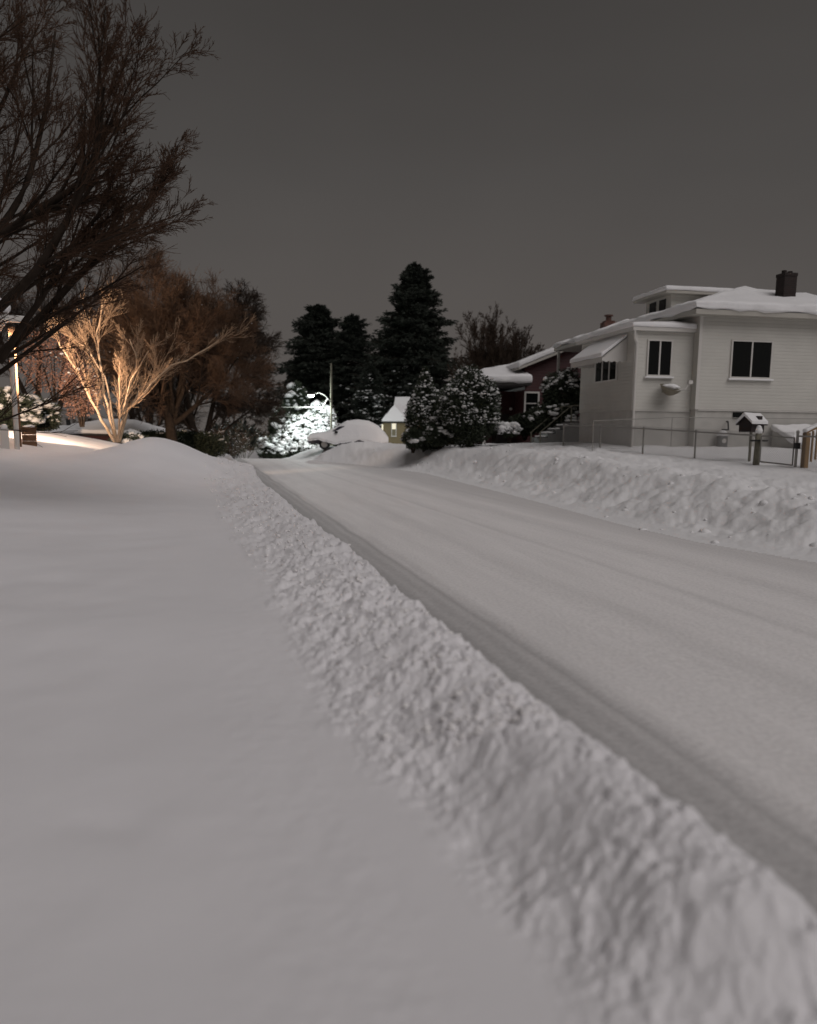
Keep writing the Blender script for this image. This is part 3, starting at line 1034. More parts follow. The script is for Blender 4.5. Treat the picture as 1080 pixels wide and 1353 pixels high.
    ym = (Y0_ + Y1_) / 2
    p = [(X0, Y0_, zc), (X1, Y0_, zc), (X1, Y1_, zc), (X0, Y1_, zc), (X0, Y0_, zc + .14), (X1, Y0_, zc + .14), (X1, Y1_, zc + .14), (X0, Y1_, zc + .14), (X0 + 1.3, ym, zc + .42), (X1, ym, zc + .42)]
    snow_solid('dormer_snow', p, [(3, 2, 1, 0), (0, 1, 5, 4), (1, 2, 6, 9, 5), (2, 3, 7, 6), (3, 0, 4, 7), (4, 5, 9, 8), (6, 7, 8, 9), (7, 4, 8)], dr, 0.05, 0.015, 0.4, 9)
    # black chimney on the front slope
    c = MB()
    cx, cy = 4.45, 1.9
    zc0, zc1 = ze + .3, 7.42 - Z0
    c.box(cx - .25, cy - .25, zc0, cx + .25, cy + .25, zc1)
    c.box(cx - .265, cy - .265, zc1 + .002, cx + .265, cy + .265, zc1 + .11)
    ch = c.build('chimney', M['black_brick'], root)
    c = MB()
    c.bar((cx - .12, cy, zc1 + .112), (cx - .12, cy, zc1 + .22), .09, .09, 10)
    c.build('flue', M['black_brick'], ch)
    c = MB()
    c.bar((cx + .12, cy, zc1 + .112), (cx + .12, cy, zc1 + .2), .09, .09, 10)
    c.build('flue', M['black_brick'], ch)
    # rear porch post carrying the long eave
    c = MB()
    c.box(-0.34, Dm + 2.35, -0.5, -0.24, Dm + 2.45, ze)
    c.build('porch_post', M['white_trim'], root)
    c = MB()
    c.box(-0.3, Dm + 0.002, -0.8, Wm, Dm + 2.6, zs - .35)
    c.build('porch_floor', M['foundation'], root)
    return root
white_house()

def at_house(lx, ly, z):        # white-house frame -> world
    return Vector((9.75 + lx * math.cos(TH) - ly * math.sin(TH), 28.5 + lx * math.sin(TH) + ly * math.cos(TH), z))

def dish():
    o = at_house(-1.0, 0.35, 3.22)
    root = empty('satellite_dish', o, TH, 'beige round dish with snow in its bowl, bracketed under the narrow window', 'dish')
    rngd = np.random.default_rng(3)
    V, F = ICO2
    up = Vector((0.2, -0.30, 0.9)).normalized()
    q = up.to_track_quat('Z', 'Y').to_matrix()
    bm = bmesh.new()
    N, K = 6, 20
    rings = []
    for i in range(N + 1):
        r = 0.40 * i / N
        rings.append([bm.verts.new(q @ Vector((r * math.cos(t), r * math.sin(t) * 0.9, 1.75 * r * r - .26)) + Vector((0, -.42, 0))) for t in [2 * math.pi * k / K for k in range(K)]] if i else
                     [bm.verts.new(q @ Vector((0, 0, -.26)) + Vector((0, -.42, 0)))])
    for i in range(N):
        for k in range(K):
            k2 = (k + 1) % K
            if i == 0:
                bm.faces.new((rings[0][0], rings[1][k], rings[1][k2]))
            else:
                bm.faces.new((rings[i][k], rings[i + 1][k], rings[i + 1][k2], rings[i][k2]))
    bmesh.ops.solidify(bm, geom=list(bm.faces), thickness=0.02)
    me = bpy.data.meshes.new('bowl')
    bm.to_mesh(me)
    bm.free()
    link_mesh('bowl', me, M['beige'], root)
    v, f = blobs([(0, -.42, 0.03), (.1, -.5, .02), (-.12, -.4, .05), (.18, -.36, 0.05)], np.array([.27, .18, .18, .16]), rngd, 2, .35, .05)
    np_mesh('snow', v, f, M['snow_clean'], root, smooth=True)
    b = MB()
    b.path([(0.1, -.52, -.12), (.38, -.72, -.05), (.52, -.74, .16)], .025, 6)
    b.box(.46, -.80, .12, .60, -.68, .24)
    b.build('arm', M['white_trim'], root)
    b = MB()
    b.bar((0, -.01, -.02), (0, -.40, -.10), .03)
    b.box(-.09, -.015, -.14, .09, -.002, .1)
    b.build('bracket', M['beige'], root)
dish()

def gas_meter():
    o = at_house(0.95, -0.002, 1.35)
    root = empty('gas_meter', o, TH, 'grey rounded gas meter with a cap of snow on the white house foundation', 'meter')
    b = MB()
    b.box(-.16, -.36, -.12, .16, -.10, .30)
    b.build('meter_body', M['grey_paint'], root, 0.07, 3)
    b = MB()
    b.path([(.0, -.2, .28), (.0, -.2, .50), (.26, -.16, .50), (.26, -.1, .78), (.26, -.01, .78)], .028, 6)
    b.path([(-.12, -.22, -.1), (-.12, -.22, -1.0)], .025, 6)
    b.build('pipe', M['dark_metal'], root)
    b = MB()
    b.bar((0, -.37, .12), (0, -.362, .12), .08, .08, 12)
    b.build('dial', M['white_trim'], root)
    v, f = blobs([(0, -.23, .34), (.03, -.2, .42)], np.array([.17, .11]), np.random.default_rng(1), 2, .6, .04)
    np_mesh('snow', v, f, M['snow_clean'], root, smooth=True)
gas_meter()

# ------------------------------------------------------------------ wire fence, gate and what stands at it
def fence_pt(t):
    x, y = 5.75 + 0.31 * t, 31 - t
    return Vector((x, y, ground_z(x, y)))

def chain_mesh(a, b, h, z_off, parent, r=0.0034, cell=0.062):
    """diamond wire mesh between two posts (points local to parent)"""
    a, b = np.array(a), np.array(b)
    Lh = math.hypot(*(b - a)[:2])
    n = int((Lh + h) / cell)
    A, B = [], []
    for i in range(n):
        s = i * cell
        for sg in (0, 1):
            s0, s1 = s - h, s
            z0, z1 = 0.0, h
            if s0 < 0:
                z0 += -s0
                s0 = 0
            if s1 > Lh:
                z1 -= s1 - Lh
                s1 = Lh
            if s1 <= s0:
                continue
            if sg:
                s0, s1 = Lh - s0, Lh - s1
            for (ss, zz, acc) in ((s0, z0, A), (s1, z1, B)):
                p = a + (b - a) * (ss / Lh)
                acc.append([p[0], p[1], p[2] + z_off + zz])
    P = np.stack([np.array(A), np.array(B)], 1)
    V, F = tubes(P, np.full((len(P), 2), r), 3)
    return np_mesh('wire_mesh', V, F, M['wire'], parent)

def wire_fence():
    o = fence_pt(5)
    root = empty('wire_fence', o, 0, 'long low chain link fence along the snowy bank before the white house', 'fence')
    ts = [0, 2.55, 5.05, 7.55, 9.95]
    H = 0.86
    P = [fence_pt(t) - o for t in ts]
    tops = [0.74, 0.76, 0.76, 0.75, 0.75]
    for k, p in enumerate(P[:-1]):
        b = MB()
        b.bar((p.x, p.y, p.z - .4), (p.x, p.y, p.z + tops[k] + .03), 0.034 if k == 0 else .026, None, 8)
        b.ball((p.x, p.y, p.z + tops[k] + .04), .04, 1)
        b.build('post', M['galv'], root)
    b = MB()
    for k in range(len(P) - 1):
        b.bar((P[k].x, P[k].y, P[k].z + tops[k]), (P[k + 1].x, P[k + 1].y, P[k + 1].z + tops[k + 1]), .022, None, 6)
    b.build('top_rail', M['galv'], root)
    for k in range(len(P) - 1):
        chain_mesh(P[k], P[k + 1], H + .1, -.12, root)
    # return run going back to the house side
    q0, q1 = P[0], Vector((P[0].x + 3.2, P[0].y + .9, P[0].z + .1))
    # thin rear rail line seen above the front one
    return root
wire_fence()

def rear_fence():
    a, b = at_house(-3.6, 0.2, 0), at_house(9.5, -2.2, 0)
    root = empty('wire_fence', (a.x, a.y, 1.1), 0, 'faint thin second wire fence close to the white house foundation', 'fence')
    n = 5
    pts = []
    for k in range(n + 1):
        p = a.lerp(b, k / n)
        pts.append(Vector((p.x - a.x, p.y - a.y, ground_z(p.x, p.y) - 1.1)))
    for p in pts:
        m_ = MB()
        m_.bar((p.x, p.y, p.z - .3), (p.x, p.y, p.z + 1.02), .012, None, 6)
        m_.build('post', M['galv'], root)
    m_ = MB()
    for k in range(n):
        m_.bar(pts[k] + Vector((0, 0, 1.0)), pts[k + 1] + Vector((0, 0, 1.0)), .013, None, 6)
    m_.build('top_rail', M['galv'], root)
    for k in range(n):
        chain_mesh(pts[k], pts[k + 1], 0.98, 0, root, .0018, .08)
rear_fence()

def gate():
    a, b = fence_pt(9.95), fence_pt(11.25)
    root = empty('wire_gate', a, 0, 'narrow wire gate between the thick old post and a thin post', 'gate')
    d = b - a
    h = 0.76
    m_ = MB()
    m_.path([(d.x * .1, d.y * .1, .10), (d.x * .1, d.y * .1, h - .02), (d.x * .93, d.y * .93, h - .06), (d.x * .93, d.y * .93, .05)], .019, 6)
    m_.bar((d.x * .1, d.y * .1, .10), (d.x * .93, d.y * .93, .05), .019, None, 6)
    m_.build('gate_frame', M['galv'], root)
    chain_mesh((d.x * .12, d.y * .12, 0), (d.x * .92, d.y * .92, 0), .78, .06, root)
    root2 = empty('gate_post', a, 0, 'thick weathered grey gate post with a cross bar and snow cap', 'post')
    m_ = MB()
    m_.bar((0, 0, -.4), (0.02, 0, .80), .085, .075, 10)
    m_.build('post_shaft', M['old_post'], root2, smooth=True)
    m_ = MB()
    m_.box(-.22, -.12, .60, .22, -.084, .645)
    m_.build('cross_bar', M['dark_metal'], root2)
    v, f = blobs([(0.02, 0, .87), (.02, 0, .94)], np.array([.10, .07]), np.random.default_rng(2), 2, .9, .03)
    np_mesh('snow', v, f, M['snow_clean'], root2, smooth=True)
    root3 = empty('fence_post', b, 0, 'slim dark metal post on the far side of the wire gate', 'post')
    m_ = MB()
    m_.bar((0, 0, -.4), (0.0, 0, .86), .034, None, 8)
    m_.ball((0, 0, .88), .045, 1)
    m_.build('post_shaft', M['galv'], root3)
    m_ = MB()
    m_.box(-.06, -.05, .48, .06, .05, .62)
    m_.build('latch', M['dark_metal'], root3)
    # run of fence on to the right, beyond the gate
    c = fence_pt(14.2)
    root4 = empty('wire_fence', b, 0, 'short stretch of wire fence right of the gate at the picture edge', 'fence')
    d = c - b
    m_ = MB()
    m_.bar((0, 0, .78), (d.x, d.y, d.z + .80), .022, None, 6)
    m_.build('top_rail', M['galv'], root4)
    m_ = MB()
    m_.bar((d.x, d.y, d.z - .3), (d.x, d.y, d.z + .95), .03, None, 8)
    m_.build('post', M['galv'], root4)
    chain_mesh((0.05, -.1, 0), d, .85, .02, root4)
gate()

def birdhouse():
    b0 = pt(993, 571, 22.2)
    gz = ground_z(b0.x, b0.y)
    root = empty('birdhouse', (b0.x, b0.y, gz), R(32), 'small black barn shaped birdhouse with snow on its roof behind the gate post', 'birdhouse')
    z = b0.z - gz
    m_ = MB()
    m_.bar((0, 0, -.3), (0, 0, z), .035, None, 8)
    m_.build('pole', M['old_post'], root)
    m_ = MB()
    w, l, h, g = .19, .27, .23, .18
    m_.prism([(-w, z), (w, z), (w, z + h), (0, z + h + g), (-w, z + h)], 'x', -l, l)
    m_.build('box', M['dark_paint'], root)
    for s in (-1, 1):
        m_ = MB()
        ov = .06
        m_.solid([(-l - ov, 0, z + h + g + .02), (l + ov, 0, z + h + g + .02), (l + ov, s * (w + ov), z + h - .03), (-l - ov, s * (w + ov), z + h - .03),
                  (-l - ov, 0, z + h + g + .002), (l + ov, 0, z + h + g + .002), (l + ov, s * (w + ov), z + h - .05), (-l - ov, s * (w + ov), z + h - .05)],
                 [(0, 1, 2, 3), (4, 5, 6, 7), (0, 3, 7, 4), (1, 2, 6, 5), (2, 3, 7, 6), (0, 1, 5, 4)])
        m_.build('roof_board', M['dark_paint'], root)
    zt = z + h + g + .023
    zl_ = z + h - .025
    e_ = w + .07
    a_ = l + .08
    p = [(-a_, -e_, zl_), (a_, -e_, zl_), (a_, 0, zt), (-a_, 0, zt), (a_, e_, zl_), (-a_, e_, zl_)]
    q = [(x, y, z_ + .085) for x, y, z_ in p]
    snow_solid('roof_snow', p + q, [(0, 1, 2, 3), (3, 2, 4, 5), (6, 9, 8, 7), (9, 11, 10, 8), (0, 6, 7, 1), (4, 10, 11, 5), (0, 3, 9, 6), (3, 5, 11, 9), (1, 7, 8, 2), (2, 8, 10, 4)], root, .02, .008, .15, 4)
    m_ = MB()
    m_.box(-.02, -w - .035, zl_ + .13, .12, -w + .07, zl_ + .22)
    m_.build('roof_window', M['dark_paint'], root)
    m_ = MB()
    m_.bar((-l - .003, 0, z + .16), (-l + .01, 0, z + .16), .04, None, 12)
    m_.build('entry_hole', M['black_plastic'], root)
birdhouse()

def wood_rail():
    p = pt(1064, 604, 19.6)
    gz = ground_z(p.x, p.y)
    root = empty('wooden_railing', (p.x, p.y, gz), R(20), 'yellow wooden slatted railing with a snowy sloping top at the right edge', 'railing')
    def zt(x):
        return 0.86 + x * 0.38
    m_ = MB()
    m_.box(-.05, -.05, -.4, .07, .07, zt(0))
    m_.build('post', M['wood'], root)
    for k in range(9):
        m_ = MB()
        x = .17 + k * .13
        m_.box(x, -.015, .18 + k * .05, x + .04, .015, zt(x) - .02)
        m_.build('slat', M['wood'], root)
    m_ = MB()
    m_.solid([(-.05, -.05, zt(-.05)), (1.5, -.05, zt(1.5)), (1.5, .05, zt(1.5)), (-.05, .05, zt(-.05)), (-.05, -.05, zt(-.05) + .04), (1.5, -.05, zt(1.5) + .04), (1.5, .05, zt(1.5) + .04), (-.05, .05, zt(-.05) + .04)],
             [(3, 2, 1, 0), (4, 5, 6, 7), (0, 1, 5, 4), (2, 3, 7, 6), (1, 2, 6, 5), (0, 4, 7, 3)])
    m_.build('handrail', M['wood'], root)
    z0 = .043
    p = [(-.08, -.07, zt(-.08) + z0), (1.5, -.07, zt(1.5) + z0), (1.5, .07, zt(1.5) + z0), (-.08, .07, zt(-.08) + z0)]
    q = [(x, y, z + .07) for x, y, z in p]
    snow_solid('snow', p + q, [(3, 2, 1, 0), (4, 5, 6, 7), (0, 1, 5, 4), (1, 2, 6, 5), (2, 3, 7, 6), (3, 0, 4, 7)], root, .03, .008, .12, 6)
wood_rail()

def cellar_hatch():
    o = at_house(3.9, -1.2, .62)
    root = empty('cellar_hatch', o, TH, 'sloping snow covered cellar hatch against the white house foundation', 'cellar hatch')
    m_ = MB()
    m_.prism([(-1.1, -.4), (1.18, -.4), (1.18, 1.25), (-1.1, .35)], 'x', -.9, 1.6)
    m_.build('side_wall', M['foundation'], root)
    p = [(-1.0, -1.2, .36), (1.7, -1.2, .36), (1.7, 1.17, 1.27), (-1.0, 1.17, 1.27)]
    q = [(x, y, z + .2) for x, y, z in p]
    snow_solid('snow', p + q, [(3, 2, 1, 0), (4, 5, 6, 7), (0, 1, 5, 4), (1, 2, 6, 5), (2, 3, 7, 6), (3, 0, 4, 7)], root, .07, .05, .2, 12)
    v, f = blobs(rng0.uniform((-1.4, -1.6, .0), (-.9, -.6, .3), (8, 3)), .25, rng0, 2, .5, .05)
    m_ = MB()
    m_.box(1.0, 1.05, 1.5, 1.5, 1.17, 1.72)
    m_.build('vent', M['black_plastic'], root)
cellar_hatch()

# ------------------------------------------------------------------ red house behind
def red_house():
    o = pt(692, 575, 44)
    Z0 = 0.9
    root = empty('red_house', (o.x, o.y, Z0), R(6), 'dark red house with snow loaded porch roof behind the white house', 'house')
    ze = 5.15 - Z0
    pk = 7.25 - Z0
    Wd = 10.4
    m_ = MB()
    m_.solid([(0, 0, -1), (Wd, 0, -1), (Wd, 0, ze), (Wd / 2, 0, pk), (0, 0, ze), (0, 9, -1), (Wd, 9, -1), (Wd, 9, ze), (Wd / 2, 9, pk), (0, 9, ze)],
             [(4, 3, 2, 1, 0), (5, 6, 7, 8, 9), (0, 5, 9, 4), (1, 2, 7, 6), (4, 9, 8, 3), (2, 3, 8, 7), (0, 1, 6, 5)])
    m_.box(-2.4, 2.2, -1, -.004, 8, 4.0 - Z0)
    m_.build('wall', M['red_siding'], root)
    sl = (pk - ze) / (Wd / 2)
    # main roof snow slabs with overhang
    rf = MB()
    for s in (0, 1):
        f = (lambda x: x) if s == 0 else (lambda x: Wd - x)
        a0, a1 = -.45, Wd / 2 - (0 if s == 0 else .003)
        z0, z1 = ze + sl * a0, ze + sl * a1
        P_ = [(f(a0), -.5, z0 + .01), (f(a1), -.5, z1 + .01), (f(a1), 9.4, z1 + .01), (f(a0), 9.4, z0 + .01)]
        Q_ = [(x, y, z + .14) for x, y, z in P_]
        rf.solid(P_ + Q_, [(3, 2, 1, 0), (4, 5, 6, 7), (0, 1, 5, 4), (1, 2, 6, 5), (2, 3, 7, 6), (3, 0, 4, 7)])
    roof = rf.build('roof', M['soffit'], root)
    a = -.5
    P_ = [(a, -.54, ze + sl * a + .16), (Wd / 2, -.54, pk + .16), (Wd - a, -.54, ze + sl * a + .16), (Wd - a, 9.4, ze + sl * a + .16), (Wd / 2, 9.4, pk + .16), (a, 9.4, ze + sl * a + .16)]
    Q_ = [(x, y, z + .26) for x, y, z in P_]
    snow_solid('roof_snow', P_ + Q_, [(0, 1, 4, 5), (1, 2, 3, 4), (6, 11, 10, 7), (7, 10, 9, 8), (0, 6, 7, 1), (1, 7, 8, 2), (3, 9, 10, 4), (4, 10, 11, 5), (0, 5, 11, 6), (2, 8, 9, 3)], roof, .08, .03, .5, 21)
    # porch wing on the left with thick snow
    zp = 4.28 - Z0
    m_ = MB()
    m_.box(-2.55, -.9, zp - .12, .12, 8.2, zp)
    pr = m_.build('porch_roof', M['shingle'], root)
    P_ = [(-2.6, -.95, zp + .003), (0.16, -.95, zp + .003), (0.16, 8.2, zp + .003), (-2.6, 8.2, zp + .003),
          (-2.6, -.95, zp + .34), (0.16, -.95, zp + .40), (0.16, 3.4, zp + 1.35), (-1.6, 3.4, zp + 1.05), (-2.6, 8.2, zp + .3), (.16, 8.2, zp + .3)]
    snow_solid('porch_snow', P_, [(3, 2, 1, 0), (0, 1, 5, 4), (1, 2, 9, 6, 5), (2, 3, 8, 9), (3, 0, 4, 8), (4, 5, 6, 7), (7, 6, 9, 8), (4, 7, 8)], pr, .16, .05, .4, 23)
    m_ = MB()
    m_.box(-2.3, -.7, -.8, -2.18, -.58, zp - .125)
    m_.build('porch_post', M['white_trim'], root)
    # front door, window, lamp
    m_ = MB()
    m_.box(-1.25, 2.15, -.3, -.35, 2.197, 1.85)
    dr = m_.build('door', M['door'], root)
    m_ = MB()
    m_.ball((-.45, 2.12, .75), .035, 1)
    m_.build('handle', M['galv'], dr)
    def win(x0, x1, z0, z1, y):
        f = MB()
        for bx in ((x0 - .09, z0 - .09, x1 + .09, z0), (x0 - .09, z1, x1 + .09, z1 + .09), (x0 - .09, z0 + .001, x0, z1 - .001), (x1, z0 + .001, x1 + .09, z1 - .001), (x0 + .001, (z0 + z1) / 2 - .025, x1 - .001, (z0 + z1) / 2 + .025)):
            f.box(bx[0], y - .06, bx[1], bx[2], y - .003, bx[3])
        w = f.build('window', M['white_trim'], root)
        g = MB()
        g.box(x0 + .001, y - .02, z0 + .001, x1 - .001, y - .004, z1 - .001)
        g.build('pane', M['glass'], w)
    win(.06, .70, 1.85, 2.9, -.0)
    win(-2.2, -1.75, 1.2, 2.2, 2.2)
    m_ = MB()
    m_.ball((-.25, 2.05, 2.15), .09, 2)
    m_.bar((-.25, 2.197, 2.2), (-.25, 2.05, 2.2), .03)
    m_.build('porch_lamp', M['white_trim'], root)
    # brick chimney by the peak
    m_ = MB()
    cx = pt(812, 430, 45.5).x - o.x
    m_.box(cx - .34, 1.2, 4.5, cx + .34, 1.9, 7.72 - Z0)
    ch = m_.build('chimney', M['red_brick'], root)
    m_ = MB()
    m_.box(cx - .26, 1.28, 7.722 - Z0, cx + .26, 1.82, 7.80 - Z0)
    m_.bar((cx, 1.55, 7.80 - Z0), (cx, 1.55, 8.05 - Z0), .15, .15, 12)
    m_.bar((cx, 1.55, 8.055 - Z0), (cx, 1.55, 8.12 - Z0), .24, .24, 12)
    m_.build('chimney_cap', M['red_brick'], ch)
red_house()

# stoop, handrails at the back of the white house, seen between the two houses
def stoop():
    p = pt(748, 562, 37)
    gz = 1.35
    root = empty('porch_steps', (p.x, p.y, gz), TH, 'snowy concrete steps with two slanting white handrails between the houses', 'steps')
    m_ = MB()
    for k in range(4):
        m_.box(-1.35 + k * .33, -.6, -.7, -1.02 + k * .33 - .002, .6, .17 * (k + 1))
    m_.box(-.03, -.6, -.7, 1.1, .6, .85)
    m_.build('treads', M['grey_paint'], root)
    for k, y in enumerate((-.58, .58)):
        m_ = MB()
        m_.path([(-1.45, y, .35), (-.0, y, 1.55), (.9, y, 1.6)], .022, 6)
        m_.path([(-1.4, y, -.2), (-1.4, y, .38)], .028, 6)
        m_.path([(-.0, y, .8), (-.0, y, 1.55)], .028, 6)
        m_.build('handrail', M['old_post'], root)
    C = [(-1.2 + k * .33, yy, .17 * (k + 1) + .04) for k in range(4) for yy in (-.35, 0, .35)] + [(x, yy, .92) for x in (.2, .6, .95) for yy in (-.3, .3)]
    v, f = blobs(C, .15, np.random.default_rng(5), 2, .3, .05)
    np_mesh('snow', v, f, M['snow_clean'], root, smooth=True)
stoop()

# ------------------------------------------------------------------ evergreens and shrubs right of centre
def ob(px, py, Y):
    p = pt(px, py, Y)
    return (p.x, p.y, p.z)
GB = 'snow dusted evergreen shrubs in front of the far houses'
bush('round_holly_bush', ob(619, 592, 38), 1.42, 1.3, 3.55, 'large round dark bush speckled with snow left of the red house', 'bush', GB, 5, 20000, 1200, .052, low=.0)
bush('conical_evergreen', ob(561, 592, 40), .86, .86, 3.75, 'pointed cone shaped evergreen dusted with snow beside the tan house', 'shrub', GB, 6, 15000, 700, .056, cone=1.0)
bush('low_evergreen', ob(583, 590, 38.5), .8, .8, 1.3, 'low snow dusted shrub squeezed between the cone and round bushes', 'shrub', GB, 8, 5000, 90, .11)
bush('low_evergreen', ob(546, 590, 38.5), .45, .5, .8, 'small dark shrub at the tan house corner', 'shrub', GB, 18, 4000, 50, .11)
bush('leafy_bush', ob(743, 556, 38.6), .95, .9, 2.3, 'tall dark leafy bush with snow tufts behind the slanting handrails', 'bush', GB, 9, 12000, 200, .08, low=.6)
bush('low_evergreen', ob(694, 574, 40), .8, .8, 1.0, 'low black shrub with little snow under the red house window', 'shrub', GB, 10, 7000, 12, .1, low=.9)
bush('snow_capped_shrub', ob(673, 577, 38), .42, .4, .6, 'small shrub nearly buried under a pointed snow heap by the red porch', 'shrub', GB, 12, 900, 160, .12, snowm='snow_clean')
bush('snow_capped_shrub', ob(653, 574, 38.5), .32, .3, .7, 'little mushroom shaped snow capped shrub beside the round bush', 'shrub', GB, 13, 900, 60, .14, low=.5)
bush('low_evergreen', ob(730, 573, 38), 1.1, .6, 1.35, 'wide dark shrub with patches of snow below the steps', 'shrub', GB, 14, 7000, 50, .12, low=.3)

GC = 'tall dark conifers behind the street lamp'
b = ob(545, 600, 84)
conifer('spruce_tree', (b[0], b[1], -1.5), 19.7, 9.0, 'tallest dark spruce with a pointed top in the middle of the skyline', 'tree', GC, 31, nb=1150, nblade=110, snow=520, snow_low=.55, side=(-.8, -.7), bl=.55, bw=.17)
b = ob(421, 600, 92)
conifer('pine_tree', (b[0], b[1], -1.5), 16.8, 5.0, 'dark round topped pine left of the other two conifers', 'tree', GC, 32, nb=900, nblade=95, shape='round', snow=60, snow_low=.4, bl=.55, bw=.18)
b = ob(466, 600, 90)
conifer('pine_tree', (b[0], b[1], -1.5), 15.6, 4.0, 'slim dark pine squeezed between the round pine and tall spruce', 'tree', GC, 33, nb=700, nblade=80, shape='round', snow=420, snow_low=.6, bl=.5, bw=.14)
b = ob(490, 600, 80)
conifer('fir_tree', (b[0], b[1], -1.5), 9.5, 4.4, 'lower broad fir with snow streaked boughs under the tall spruce', 'tree', GC, 34, nb=420, nblade=80, snow=1000, snow_low=.95, side=(0, -1), bl=.5, bw=.12)
b = ob(392, 600, 96)
conifer('fir_tree', (b[0], b[1], -2.5), 12.0, 3.4, 'dark shadowy fir behind the brightly lit snowy evergreens', 'tree', GC, 35, nb=420, nblade=80, snow=60, snow_low=.7, bl=.5, bw=.14)

# bare tree over the red house
LV = [(10, .58, 26, .12, .6, 6, .04, .05), (8, .55, 26, .12, .6, 5, .05, .04), (8, .5, 28, .1, .6, 4, .06, .03), (7, .5, 30, .1, .6, 3, .07, .02)]
b = ob(650, 575, 75)
bare_tree('bare_tree', (b[0], b[1], 0), 'distant bare tree with a round twiggy crown rising behind the red house roof', 'tree', 'leafless trees', 
          [((.44 * math.cos(q * 2.4) * (q / 25) ** .6, .44 * math.sin(q * 2.4) * (q / 25) ** .6, 1), 8.0 - 2.2 * (q / 25) ** 2, .12, (0, 0, 2.6 - .9 * (q % 3))) for q in range(26)],
          LV, 41, M['bark'], M['twig'], 1, .014)

# ------------------------------------------------------------------ tan house, snowed-in car, street lamp
def tan_house():
    o = pt(507, 575, 72)
    Z0 = -.2
    root = empty('tan_house', (o.x, o.y, Z0), R(-3), 'small tan house with steep snowy roofs and a lit narrow window', 'house')
    def z(py, Y=72):
        return pt(520, py, Y).z - Z0
    w = 1.95
    m_ = MB()
    m_.box(0, 0, -1, w, 2.6, z(557))
    m_.box(.9, 2.602, -1, 7.2, 8, z(551, 75))
    m_.build('wall', M['tan_wall'], root)
    ze = z(557) + .01
    P_ = [(-.15, -.15, ze), (w + .15, -.15, ze), (w + .15, 3.2, ze), (-.15, 3.2, ze), (-.15, -.15, ze + .16), (w + .15, -.15, ze + .16), (w + .15, 3.2, ze + .16), (-.15, 3.2, ze + .16),
          (w * .42, 1.1, z(534)), (w * .62, 2.9, z(532, 74))]
    m_ = MB()
    m_.box(-.1, -.1, ze - .12, w + .1, 2.6, ze - .003)
    wr = m_.build('wing_roof', M['shingle'], root)
    snow_solid('wing_snow', P_, [(3, 2, 1, 0), (0, 1, 5, 4), (1, 2, 6, 5), (2, 3, 7, 6), (3, 0, 4, 7), (4, 5, 8), (5, 6, 9, 8), (6, 7, 9), (7, 4, 8, 9)], wr, .05, .02, .4, 31)
    e2 = z(551, 74.5)
    rz_ = z(524, 77)
    x0, x1 = .6, 7.6
    P_ = [(x0, 2.2, e2), (x1, 2.2, e2), (x1, 5.3, rz_ - .25), (x0, 5.3, rz_ - .25), (x1, 8.4, e2), (x0, 8.4, e2)]
    Q_ = [(a, b_, c + .25) for a, b_, c in P_]
    m_ = MB()
    m_.solid([(x0 + .1, 2.3, e2 - .1), (x1 - .1, 2.3, e2 - .1), (x1 - .1, 5.3, rz_ - .3), (x0 + .1, 5.3, rz_ - .3), (x1 - .1, 8.3, e2 - .1), (x0 + .1, 8.3, e2 - .1)],
             [(0, 1, 2, 3), (3, 2, 4, 5), (0, 3, 5), (1, 4, 2), (0, 5, 4, 1)])
    mr_ = m_.build('roof', M['shingle'], root)
    snow_solid('roof_snow', P_ + Q_, [(0, 1, 2, 3), (3, 2, 4, 5), (6, 9, 8, 7), (9, 11, 10, 8), (0, 6, 7, 1), (4, 10, 11, 5), (0, 3, 9, 6), (3, 5, 11, 9), (1, 7, 8, 2), (2, 8, 10, 4)], mr_, .06, .03, .5, 32)
    # narrow window and corner board
    f = MB()
    wx = .74
    for bx in ((wx - .08, z(577), wx + .40, z(575.5)), (wx - .06, z(575.5) + .001, wx - .001, z(559)), (wx + .321, z(575.5) + .001, wx + .38, z(559))):
        f.box(bx[0], -.06, bx[1], bx[2], -.003, bx[3])
    wn = f.build('window', M['white_trim'], root)
    g = MB()
    g.box(wx, -.03, z(567), wx + .32, -.004, z(559.5))
    g.build('pane', M['lit_window_and_glint'], wn)
    g = MB()
    g.box(wx, -.03, z(575.4), wx + .32, -.004, z(567) - .003)
    g.build('curtain', M['brown_curtain'], wn)
    g = MB()
    g.box(-.03, -.03, z(590), .07, -.001, z(559))
    g.build('corner_trim', M['tan_wall'], root)
    lp = MB()
    lp.box(-.16, -.1, z(569), -.034, .05, z(561))  # no lamp: glowing box added for the light reflected at the wall corner
    lp.build('corner_glint', M['lit_window_and_glint'], root)
tan_house()

